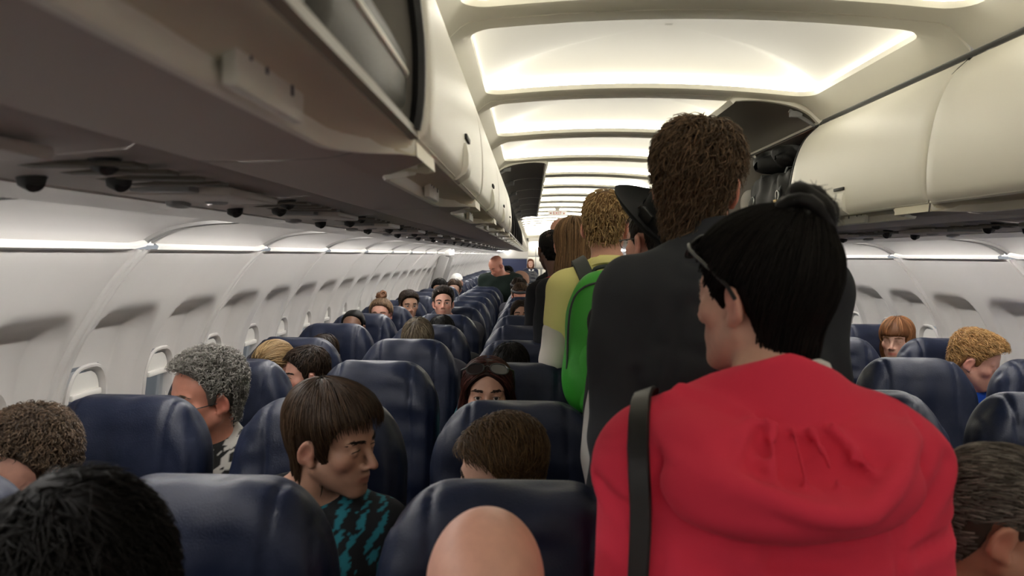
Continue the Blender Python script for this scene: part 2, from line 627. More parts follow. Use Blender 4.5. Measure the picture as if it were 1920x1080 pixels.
# one lit ceiling panel per bay
def ceiling_light():
    r = empty('ceiling_light', (0, 0, 2.15))
    dz = -2.15
    rim = rrect(HW + 0.02, HY + 0.02, 0.085)
    R = [ringz(rim, 0.024 + dz), ringz(rim, 0.044 + dz)]
    P = np.array(R); P = np.concatenate([P, P[:, :1]], 1)
    t = MB().grid(P).build('lamp_tube', M['tube'], r)
    R = []
    for sc_ in (1.0, 0.985, 0.96, 0.92, 0.86, 0.78, 0.66, 0.5, 0.33, 0.16, 0.02):
        q = rim * sc_
        h = 0.044 + 0.075 * (1 - sc_ ** 5)
        z = arch(rim[:, 0]) * sc_ ** 2 + (1 - sc_ ** 2) * arch(0) + h + dz
        R.append(np.column_stack([q[:, 0], q[:, 1], z]))
    P = np.array(R); P = np.concatenate([P, P[:, :1]], 1)
    MB().grid(P).build('diffuser', M['diffuser'], r)
    return r


ORD = ['first', 'second', 'third', 'fourth', 'fifth', 'sixth', 'seventh', 'eighth', 'ninth', 'tenth', 'eleventh', 'twelfth', 'thirteenth',
       'fourteenth', 'fifteenth', 'sixteenth', 'seventeenth', 'eighteenth', 'nineteenth', 'twentieth', 'twenty-first', 'twenty-second',
       'twenty-third', 'twenty-fourth', 'twenty-fifth', 'twenty-sixth', 'twenty-seventh', 'twenty-eighth', 'twenty-ninth', 'thirtieth']
cl0 = ceiling_light(); kids = tree(cl0)
lit = 0
for i, yc in enumerate(ceil_y):
    o = cl0 if i == 0 else copy_tree(cl0, kids)
    o.location = (0, yc, 2.15)
    if yc < 1.0:
        tag(o, 'glowing white ceiling light panel overhead, in front of all the others', 'ceiling light', 'ceiling light panels over the aisle')
    else:
        lit += 1
        tag(o, f'glowing white vaulted ceiling light panel, {ORD[lit-1]} along the aisle', 'ceiling light', 'ceiling light panels over the aisle')

# ------------------------------------------------------------------ overhead bins
# profile of the closed door, from the lip up (distance from the centre line, height)
DOOR = spline([(0.602, 1.655), (0.588, 1.668), (0.582, 1.72), (0.585, 1.80), (0.603, 1.90), (0.637, 1.98), (0.690, 2.035)], 22)
HINGE = np.array([0.715, 2.03])


def solid_sheet(prof2, y0, y1, th, s, ny=2, ins=0.0):
    """a thick sheet: profile (x,z) offset by th to its right, rounded at the y ends"""
    p = np.asarray(prof2)
    t = np.gradient(p, axis=0); nrm = np.stack([t[:, 1], -t[:, 0]], 1); nrm /= np.linalg.norm(nrm, axis=1)[:, None]
    ys = [y0, y0 + 0.003, y0 + 0.010] + list(np.linspace(y0 + 0.05, y1 - 0.05, ny)) + [y1 - 0.010, y1 - 0.003, y1]
    dp = [0.010, 0.003, 0.0] + [0.0] * ny + [0.0, 0.003, 0.010]
    mb = MB()
    n = len(p)
    rows = []
    for y, d in zip(ys, dp):
        a = p + nrm * d; b = p + nrm * th
        loop = np.concatenate([a, b[::-1]])
        rows.append(np.column_stack([s * loop[:, 0], np.full(2 * n, y), loop[:, 1]]))
    P = np.array(rows)
    m = 2 * n
    V = P.reshape(-1, 3)
    fs = []
    for i in range(len(rows) - 1):
        for j in range(m):
            q = (i * m + j, i * m + (j + 1) % m, (i + 1) * m + (j + 1) % m, (i + 1) * m + j)
            fs.append(q if s > 0 else q[::-1])
    e0 = [(j, j + 1, m - 2 - j, m - 1 - j) for j in range(n - 1)]
    for q in e0:
        fs.append(q[::-1] if s > 0 else q)
        q2 = tuple(x + (len(rows) - 1) * m for x in q)
        fs.append(q2 if s > 0 else q2[::-1])
    mb.add(V, fs)
    return mb


def rot2(p, c, a):
    q = np.asarray(p) - c
    return np.stack([q[:, 0] * math.cos(a) - q[:, 1] * math.sin(a), q[:, 0] * math.sin(a) + q[:, 1] * math.cos(a)], 1) + c


def make_bin(s, open_, L=PITCH):
    """local y runs 0..L, x and z absolute"""
    r = empty('overhead_bin')
    g = 0.004
    # shell underside: from the lip outwards to the service panel
    und = spline([(0.706, 1.634), (0.74, 1.631), (0.80, 1.628), (0.845, 1.627), (0.885, 1.628), (0.905, 1.637), (0.908, 1.650)], 18)
    mb = MB()
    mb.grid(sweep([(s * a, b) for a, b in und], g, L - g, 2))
    # pocket strip between the door lip and the pocket edge
    ny = 40
    ys = np.linspace(g, L - g, ny)
    def edge(y):
        t = y / L
        if t < 0.2: return 0.0
        if t < 0.235: return (t - 0.2) / 0.035
        if t > 0.86: return max(0.0, 1 - ((t - 0.86) / 0.135) ** 2.2)
        return 1.0
    P = np.zeros((9, ny, 3)); mp = MB(); P2 = np.zeros((6, ny, 3))
    for j, y in enumerate(ys):
        e = edge(y)
        xe = 0.599 + 0.087 * e
        for i in range(6):               # recess
            t = i / 5
            x = 0.601 + (xe - 0.601) * t
            z = 1.660 - 0.024 * t * (1 if e < 0.5 else 0.5) + e * 0.013 * math.sin(math.pi * min(1, t * 1.1))
            P2[i, j] = (s * x, y, z)
        for i in range(3):
            t = i / 2
            P[i, j] = (s * (xe + (0.707 - xe) * t if xe < 0.70 else 0.706 + 0.001 * t), y, (1.660 - 0.024 * e + (1.634 - 1.660 + 0.024 * e) * t) if e < 0.98 else 1.634)
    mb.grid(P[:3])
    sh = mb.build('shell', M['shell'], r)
    mp.grid(P2).build('pocket', M['pocket'], r)
    # pale rim that follows the pocket edge
    ml = MB()
    pts = [(s * (0.601 + 0.085 * edge(y)), y, 1.648 + 0.008 * (1 - edge(y))) for y in np.linspace(0.215 * L, 0.992 * L, 46)]
    P = np.zeros((6, len(pts), 3))
    for j, p in enumerate(pts):
        for i, (dx, dz) in enumerate(((0.000, 0.016), (-0.005, 0.012), (-0.006, -0.012), (-0.002, -0.018), (0.006, -0.019), (0.010, -0.012))):
            P[i, j] = (p[0] + s * dx, p[1], p[2] + dz)
    ml.grid(P).build('pocket_rim', M['lip'], r)
    # box interior
    inn = [(0.615, 1.674), (1.18, 1.69), (1.24, 1.74), (1.22, 1.95), (1.10, 2.06), (0.74, 2.06)]
    mi = MB().grid(sweep([(s * a, b) for a, b in inn], 0.012, L - 0.012, 2))
    # end walls of the box
    dprof = DOOR + np.array([0.016, 0.0])
    for y in (0.012, L - 0.012):
        poly = [(s * a, y, b) for a, b in list(dprof) + [(0.74, 2.06), (1.10, 2.06), (1.22, 1.95), (1.24, 1.74), (1.18, 1.69), (0.63, 1.666)]]
        mi.add(poly, [tuple(range(len(poly)))])
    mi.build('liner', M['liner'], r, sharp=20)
    # pale front lip of the shelf
    MB().grid(sweep([(s * a, b) for a, b in ((0.700, 1.675), (0.612, 1.675), (0.599, 1.671), (0.597, 1.659), (0.604, 1.654))], g, L - g)).build('shelf_lip', M['shelfedge'] if open_ else M['lip'], r)
    # black seal round the ends of the opening
    for y in (0.016, L - 0.016):
        MB().tube([(s * (a + 0.012), y, b) for a, b in DOOR[1:]], 0.009, 6).build('seal', M['rubber'], r)
    if open_:
        d = rot2(DOOR, HINGE, -1.56)
        th = -0.022
    else:
        d = DOOR; th = 0.022
    dd = d if not open_ else d
    do = solid_sheet(dd, 0.005, L - 0.005, 0.022, s).build('door', M['door'], r, sharp=50)
    if open_:
        t = np.gradient(d, axis=0); nrm = np.stack([t[:, 1], -t[:, 0]], 1); nrm /= np.linalg.norm(nrm, axis=1)[:, None]
        q = (d + nrm * 0.0235)[1:-1]
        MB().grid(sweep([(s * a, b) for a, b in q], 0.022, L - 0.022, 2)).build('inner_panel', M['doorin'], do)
        for y in (0.05, L - 0.05):
            mh = MB()
            mh.tube([(s * 0.80, y, 1.99), (s * (q[12, 0] + 0.01), y, q[12, 1] - 0.01)], 0.008, 6)
            mh.box((s * (q[14, 0]), y, q[14, 1] - 0.012), (0.05, 0.02, 0.025), 0.004)
            mh.build('stay', M['grey'], do)
    else:
        # pressed frame line on the door and the latch
        lat = MB()
        y = L * 0.52
        for k, (a, b) in enumerate(DOOR[1:6]): pass
        q = DOOR[0:5]
        P = np.zeros((len(q), 6, 3))
        for i, (a, b) in enumerate(q):
            for j, dy in enumerate((-0.045, -0.040, -0.036, 0.036, 0.040, 0.045)):
                h = 0.0 if j in (0, 5) else 0.010 * math.sin(math.pi * (i + 0.6) / len(q)) + 0.001
                P[i, j] = (s * (a - h), y + dy, b)
        lat.grid(P).build('latch', M['door'], do)
        MB().box((s * (DOOR[5, 0] - 0.002), y, DOOR[5, 1] - 0.004), (0.006, 0.08, 0.010), 0.002).build('latch_slot', M['rubber'], do)
    # black strip, painted-in shade of the gap between door and ceiling
    MB().grid(sweep([(s * 0.6905, 2.0375), (s * 0.700, 2.050), (s * 0.714, 2.064)], 0, L)).build('gap_shade', M['rubber'], r)
    return r


def placard(s, y, z=1.622):
    """row number placard with small pictograms, hung at the pocket edge"""
    r = empty('row_placard', (s * 0.670, y, 1.659))
    MB().box((0, 0, 0), (0.012, 0.165, 0.058), 0.006).build('plate', M['placard'], r)
    x = -s * 0.0066
    m = MB()
    for k, rr in enumerate((0.007, 0.013, 0.019)):
        pts = [(x, 0.045 + rr * math.sin(a), -0.002 + rr * math.cos(a)) for a in np.linspace(-0.9, 0.9, 8)]
        m.tube(pts, 0.0018, 5)
    m.box((x, 0.045, -0.002), (0.001, 0.006, 0.016))
    m.build('pictogram', M['ink'], r)
    MB().box((x, -0.020, 0.010), (0.001, 0.008, 0.007)).box((x, -0.020, 0.001), (0.001, 0.004, 0.014)).build('pictogram', M['ink'], r)
    MB().box((x, -0.055, 0.003), (0.001, 0.003, 0.014)).box((x, -0.060, 0.004), (0.001, 0.010, 0.003)).build('pictogram', M['ink'], r)
    return r


protos = {}
def bin_at(s, n, open_, label):
    key = (s, open_)
    if key not in protos:
        o = make_bin(s, open_); protos[key] = (o, tree(o))
    else:
        o = copy_tree(*protos[key])
    o.location = (0, BPH + n * PITCH, 0)
    tag(o, label, 'overhead bin', ('left' if s < 0 else 'right') + ' overhead bins')
    return o


OPEN_L = {-1, 4, 5, 6, 7, 8, 9, 10}
for n in range(-3, 26):
    if n == -1: lb = 'open overhead bin at the upper left with dark bags inside, nearest of the left side'
    elif n < -1: lb = 'closed overhead bin on the left, in front of the open one with dark bags'
    elif n in OPEN_L: lb = f'left overhead bin with its door raised showing the dark liner, {ORD[n-4]} of the raised run'
    elif n < 4: lb = f'closed cream overhead bin on the left side, {ORD[n]} beyond the open bag-filled bin'
    else: lb = f'closed overhead bin far down the left side, {ORD[n-11]} beyond the run of raised doors'
    bin_at(-1, n, n in OPEN_L, lb)
for n in range(-3, 26):
    if n < 0: lb = 'closed cream overhead bin on the right side, out past the picture edge'
    elif n == 2: lb = 'open overhead bin on the right with black bags, door raised behind the tall man'
    elif n < 2: lb = ['large closed cream overhead bin at the right edge of the picture', 'closed cream overhead bin on the right, between the open bin and the nearest one'][n]
    else: lb = f'closed overhead bin on the right hidden past the open one, {ORD[n-3]} beyond it'
    bin_at(1, n, n == 2, lb)
pl0 = None
for s in (-1, 1):
    for n in range(-1, 12 if s < 0 else 5):
        y = BPH + n * PITCH + (0.70 if s < 0 else 0.62)
        if pl0 is None or (s > 0 and n == -1):
            o = placard(s, y); pk = tree(o); pl0 = o
        else:
            o = copy_tree(pl0, pk); o.location.y = y
        side = 'left' if s < 0 else 'right'
        tag(o, f'cream row placard with pictograms under the {side} bins, {ORD[n+1]} from the camera', 'placard', f'row placards under the {side} bins')


# ------------------------------------------------------------------ service units under the bins
def service_unit(s, L=0.72):
    r = empty('service_unit')
    pr = [(0.908, 1.640), (0.925, 1.630), (1.05, 1.618), (1.165, 1.606), (1.168, 1.613), (1.180, 1.613), (1.183, 1.6045), (1.285, 1.592), (1.302, 1.600), (1.302, 1.616)]
    def zz(x): return 1.630 - (x - 0.925) * 0.1
    MB().grid(sweep([(s * a, b) for a, b in pr[:5]], 0.001, L - 0.001)).build('panel', M['psu'], r)
    MB().grid(sweep([(s * a, b) for a, b in pr[4:6]], 0.001, L - 0.001)).build('gap', M['slot'], r)
    MB().grid(sweep([(s * a, b) for a, b in pr[5:]], 0.001, L - 0.001)).build('edge_strip', M['cove'], r)
    ms = MB()
    for k in range(4):
        ms.box((s * 1.045, 0.06 + 0.085 * k, zz(1.045) - 0.001), (0.215, 0.034, 0.006), 0.0025)
    ms.build('slot', M['slot'], r)
    MB().box((s * 1.06, 0.52, zz(1.06) - 0.004), (0.20, 0.24, 0.014), 0.006).build('lamp_housing', M['psu'], r)
    for k in range(3):
        x = 0.985 + 0.075 * k
        MB().tube([(s * x, 0.58, zz(x) - 0.006), (s * x, 0.579, zz(x) - 0.0125), (s * x, 0.579, zz(x) - 0.013)], [0.024, 0.021, 0.014], 14).build('reading_lamp', M['grey'], r)
        y = 0.06 + 0.17 * (k % 2) + 0.085 * (k == 2)
        MB().tube([(s * x, y, zz(x) + 0.002), (s * x, y, zz(x) - 0.004), (s * (x - 0.008), y - 0.004, zz(x) - 0.0105), (s * (x - 0.008), y - 0.004, zz(x) - 0.011)], [0.020, 0.019, 0.013, 0.006], 14).build('air_nozzle', M['rubber'], r)
    MB().box((s * 1.06, 0.37, zz(1.06) - 0.004), (0.10, 0.04, 0.010), 0.003).build('sign_lens', M['grey'], r)
    return r


for s, n1 in ((-1, 26), (1, 8)):
    p0 = service_unit(s); pk = tree(p0)
    side = 'left' if s < 0 else 'right'
    for n in range(n1):
        o = p0 if n == 0 else copy_tree(p0, pk)
        o.location = (0, -0.55 + n * 0.72, 0)
        tag(o, f'grey service unit with lamps and air nozzles under the {side} bins, {ORD[n]} from the front', 'service unit', f'service units under the {side} bins')

# ------------------------------------------------------------------ bulkheads
mb = MB()
mb.box((-1.32, Y1 - 1.0, 1.2), (1.55, 0.05, 2.4))
tag(mb.build('wall_back', M['bulk'], smooth=False), kind='structure')
tag(MB().box((0, Y1 + 0.4, 1.2), (4.2, 0.05, 2.5)).build('wall_galley', M['bulk'], smooth=False), kind='structure')
tag(MB().box((0, Y0 - 0.02, 1.2), (4.2, 0.05, 2.5)).build('wall_front', M['bulk'], smooth=False), kind='structure')
tag(MB().box((0, (Y0 + Y1) / 2, 2.33), (4.4, Y1 - Y0 + 1, 0.03)).build('ceiling_roof', M['bulk'], smooth=False), kind='structure')

# ------------------------------------------------------------------ seats
ST = 1.12                     # height of the seat tops


def backrest(seed):
    xs = np.arange(-0.27, 0.271, 0.0085); ys = np.arange(-0.14, 0.131, 0.0085); zs = np.arange(0.40, 1.15, 0.0085)
    P = gridpts(xs, ys, zs)
    X, Y, Z = P
    zt = ST
    qx = np.maximum(np.abs(X) - 0.095, 0) / 0.135; qz = np.maximum(Z - (zt - 0.20), 0) / 0.20
    d2 = (np.sqrt(qx ** 2 + qz ** 2) - 1) * 0.15
    d2 = np.maximum(d2, 0.44 - Z)
    t = 0.062 + 0.012 * np.exp(-((Z - 1.0) / 0.12) ** 2) + 0.01 * np.exp(-((Z - 0.72) / 0.14) ** 2)
    # hollow middle, fuller bolsters on the sitting side
    front = -Y
    hollow = 0.016 * np.exp(-(X / 0.13) ** 4) * (front > 0)
    t = t - hollow * np.clip((zt - Z) / 0.08, 0, 1) * 0.7
    rr = 0.055
    a = np.maximum(d2 + rr, 0); b = np.maximum(np.abs(Y) - t + rr, 0)
    D = np.sqrt(a * a + b * b) + np.minimum(np.maximum(d2 + rr, np.abs(Y) - t + rr), 0) - rr
    sx = np.abs(X) - 0.132 - 0.006 * np.sin(Z * 9 + seed)
    fr = np.clip(front / 0.02 + 0.6, 0, 1)
    D = D + 0.006 * np.exp(-(sx / 0.006) ** 2) * fr
    D = D + 0.004 * np.exp(-((np.abs(X) - 0.205 + 0.03 * np.clip((Z - 0.95) / 0.15, 0, 1) ** 2) / 0.006) ** 2) * fr * (Z < zt - 0.03)
    D = D + (0.0032 * vnoise((X * 1.0, Y, Z * 0.6), 55, seed) + 0.0025 * vnoise((X * 0.4, Y, Z * 1.4), 75, seed + 9)) * fr
    V, Q = snets(D, xs, ys, zs)
    V = smooth_mesh(V, Q, 1)
    V[:, 1] += (V[:, 2] - ST) * 0.20
    return V, Q


def rbox(name, c, d, bev, m, parent, R=None):
    return MB().box(c, d, bev, R).build(name, m, parent)


def make_seat(seed):
    r = empty('airline_seat')
    V, Q = backrest(seed)
    mk('backrest', V, Q, M['leather'], r)
    rbox('back_shell', (0, -0.034, 0.70), (0.42, 0.03, 0.48), 0.014, M['seatshell'], r, Matrix.Rotation(math.radians(-11.3), 3, 'X'))
    rbox('tray_table', (0, 0.016, 0.80), (0.38, 0.018, 0.26), 0.008, M['grey'], r, Matrix.Rotation(math.radians(-11.3), 3, 'X'))
    rbox('seat_cushion', (0, -0.43, 0.42), (0.47, 0.50, 0.13), 0.05, M['leather'], r)
    for x in (-0.2465, 0.2465):
        rbox('armrest', (x, -0.36, 0.64), (0.022, 0.42, 0.05), 0.018, M['arm'], r)
    rbox('base', (0, -0.40, 0.34), (0.46, 0.44, 0.05), 0.01, M['grey'], r)
    for x in (-0.18, 0.18):
        MB().tube([(x, -0.60, 0.0), (x, -0.56, 0.28), (x, -0.52, 0.325), (x, -0.32, 0.325), (x, -0.28, 0.28), (x, -0.24, 0.0)], 0.018, 8).build('leg', M['steel'], r)
    return r


LX = (-1.525, -1.0, -0.478)
RX = (0.545, 1.065, 1.585)
LROW = [1.294 + 0.722 * k for k in range(25)]
RROW = [1.50 + 0.77 * k for k in range(9)]
seat_protos = None
COLN = ('window', 'middle', 'aisle')
OCC = {}


def seats():
    protos = [make_seat(k) for k in (1, 2, 3)]
    kid = [tree(p) for p in protos]
    used = [False] * 3
    cnt = 0
    def put(x, y, lb, g):
        nonlocal cnt
        k = (cnt * 7 + cnt // 3) % 3; cnt += 1
        if not used[k]: o = protos[k]; used[k] = True
        else: o = copy_tree(protos[k], kid[k])
        o.location = (x, y, 0)
        tag(o, lb, 'seat', g)
    for k, y in enumerate(LROW):
        for c, x in enumerate(LX):
            extra = OCC.get(('L', k, c))
            lb = f'navy leather {COLN[c]} seat, {ORD[k]} row back on the left' + (', ' + extra if extra else '')
            put(x, y, lb, 'navy leather seats of the left block')
    for k, y in enumerate(RROW):
        for c, x in enumerate(RX):
            extra = OCC.get(('R', k, c))
            lb = f'navy leather {COLN[2-c]} seat, {ORD[k]} row back on the right' + (', ' + extra if extra else '')
            put(x, y, lb, 'navy leather seats of the right block')


seats()
# ================================================================== PEOPLE
M['skin'] = mat('skin', (0.6, 0.36, 0.27), 0.47, attr=True, var=0.05, vscale=60, bump=0.03, bscale=300)
M['hair'] = mat('hair', (0.1, 0.06, 0.03), 0.48, attr=True, spec=0.22)
M['hairblack'] = mat('black_hair', (0.005, 0.004, 0.003), 0.6, attr=True, spec=0.12)
M['cloth'] = mat('cloth', (0.2, 0.2, 0.2), 0.9, attr=True, spec=0.25, bump=0.06, bscale=350, sheen=0.02)
M['eye'] = mat('eye', (0.8, 0.8, 0.8), 0.15, attr=True)
M['lens'] = mat('dark_lens', (0.015, 0.012, 0.012), 0.08, spec=0.8)
M['wire'] = mat('glasses_wire', (0.02, 0.02, 0.02), 0.3)
M['clear'] = mat('clear_lens', (0.95, 0.97, 1.0), 0.03, trans=1.0)
M['felt'] = mat('black_felt', (0.005, 0.005, 0.0055), 0.85, spec=0.25)
M['strap'] = mat('black_strap', (0.008, 0.008, 0.008), 0.45)
M['brass'] = mat('brass', (0.75, 0.55, 0.22), 0.25, 1.0)

SKIN = dict(fair=(0.62, 0.37, 0.275), pink=(0.66, 0.35, 0.26), tan=(0.46, 0.26, 0.17), dark=(0.13, 0.062, 0.038), red=(0.58, 0.25, 0.17))


def bx(P, lo, hi, axes):
    sl = []
    for a, (l, h) in zip(axes, zip(lo, hi)):
        i0 = max(0, np.searchsorted(a, l) - 1); i1 = min(len(a), np.searchsorted(a, h) + 1)
        sl.append(slice(i0, i1))
    return tuple(sl)


def axis(lo, hi, fine, hf, hc):
    """coordinates from lo to hi, step hf inside the (flo, fhi) spans, hc outside"""
    out = [lo]
    while out[-1] < hi:
        x = out[-1]
        d = min(max(a - x, x - b, 0) for a, b in fine) if fine else 9
        out.append(x + min(hc, hf + d * 0.25))
    return np.array(out)


def head_sdf(p, eyes='open', jaw=1.0, nose=1.0, fat=0.0):
    x, y, z = p
    ax = np.abs(x)
    q = (ax, y, z)
    d = ell(p, (0, -0.018, 0.043), (0.0745, 0.094, 0.079))
    d = smin(d, ell(p, (0, 0.028, 0.033), (0.061, 0.056, 0.06)), 0.03)
    d = smin(d, ell(p, (0, 0.028, -0.035), (0.056 + fat, 0.056 + fat * 0.5, 0.075)), 0.025)
    d = smin(d, cone(q, (0.047 * jaw + fat, -0.002, -0.053), (0.012, 0.066, -0.099), 0.020 + fat * 0.5, 0.018), 0.025)
    d = smin(d, ell(p, (0, 0.074, -0.099), (0.021 * jaw, 0.017, 0.016)), 0.015)
    d = smin(d, ell(q, (0.041, 0.052, -0.02), (0.023, 0.025, 0.022)), 0.02)
    d = smin(d, ell(p, (0, 0.066, -0.062), (0.032, 0.027, 0.030)), 0.018)
    d = smin(d, cone(q, (0.010, 0.081, 0.021), (0.044, 0.069, 0.020), 0.010, 0.008), 0.014)
    d = smax(d, -ell(q, (0.031, 0.093, 0.001), (0.018, 0.016, 0.012)), 0.012)
    d = smin(d, cone(p, (0, 0.083, 0.012), (0, 0.107 * nose + 0.001, -0.031), 0.0075, 0.0105), 0.010)
    d = smin(d, ell(q, (0.0125, 0.095, -0.037), (0.0085, 0.011, 0.0075)), 0.006)
    d = smax(d, -ell(q, (0.0065, 0.101, -0.0445), (0.0035, 0.006, 0.004)), 0.003)
    d = smin(d, cone(q, (0.003, 0.0945, -0.0595), (0.019, 0.087, -0.0635), 0.0055, 0.003), 0.005)
    d = smin(d, cone(q, (0.0, 0.0925, -0.0735), (0.016, 0.0865, -0.0695), 0.0065, 0.0035), 0.005)
    d = smax(d, -(cone(q, (0.0, 0.1015, -0.0665), (0.021, 0.093, -0.0665), 0.0035, 0.0025)), 0.004)
    lid = np.sqrt((ax - 0.031) ** 2 + (y - 0.0725) ** 2 + (z - 0.002) ** 2) - 0.0148
    d = smin(d, lid, 0.004)
    if eyes == 'open':
        d = smax(d, -ell(q, (0.031, 0.0905, 0.001), (0.0135, 0.0135, 0.0058)), 0.002)
    # ears
    R = np.array(Matrix.Rotation(math.radians(-18), 3, 'X') @ Matrix.Rotation(math.radians(28), 3, 'Z'))
    e = ell(q, (0.0805, -0.014, -0.008), (0.0085, 0.0205, 0.033), R)
    e = smax(e, -ell(q, (0.0895, -0.011, -0.006), (0.0085, 0.0115, 0.019), R), 0.005)
    e = smin(e, ell(q, (0.0745, -0.006, -0.034), (0.008, 0.010, 0.011)), 0.006)
    return smin(d, e, 0.005)


def skull(p):
    d = ell(p, (0, -0.018, 0.043), (0.0745, 0.094, 0.079))
    d = smin(d, ell(p, (0, 0.028, 0.033), (0.061, 0.056, 0.06)), 0.03)
    return smin(d, cone(p, (0, -0.035, -0.02), (0, -0.035, -0.09), 0.062, 0.050), 0.03)


def frame_verts(V, Rh, hc, hs):
    return (np.asarray(V) * hs) @ np.array(Rh).T + np.array(hc)


SHORT = [(-0.15, -0.078), (-0.06, -0.070), (-0.036, -0.03), (-0.026, 0.020), (0.0, 0.026), (0.008, -0.016), (0.022, -0.020), (0.034, 0.02), (0.055, 0.052), (0.075, 0.078), (0.12, 0.10)]
MOP = [(-0.15, -0.085), (-0.06, -0.08), (-0.036, -0.04), (-0.026, 0.010), (0.0, 0.012), (0.008, -0.04), (0.024, -0.045), (0.034, 0.0), (0.055, 0.030), (0.075, 0.042), (0.12, 0.045)]
BOB = [(-0.15, -0.20), (0.02, -0.20), (0.034, -0.15), (0.044, 0.01), (0.06, 0.05), (0.078, 0.075), (0.12, 0.095)]
PULL = [(-0.15, -0.095), (-0.05, -0.085), (-0.034, -0.03), (-0.02, 0.022), (0.0, 0.025), (0.025, 0.005), (0.04, 0.035), (0.06, 0.062), (0.08, 0.082), (0.12, 0.10)]


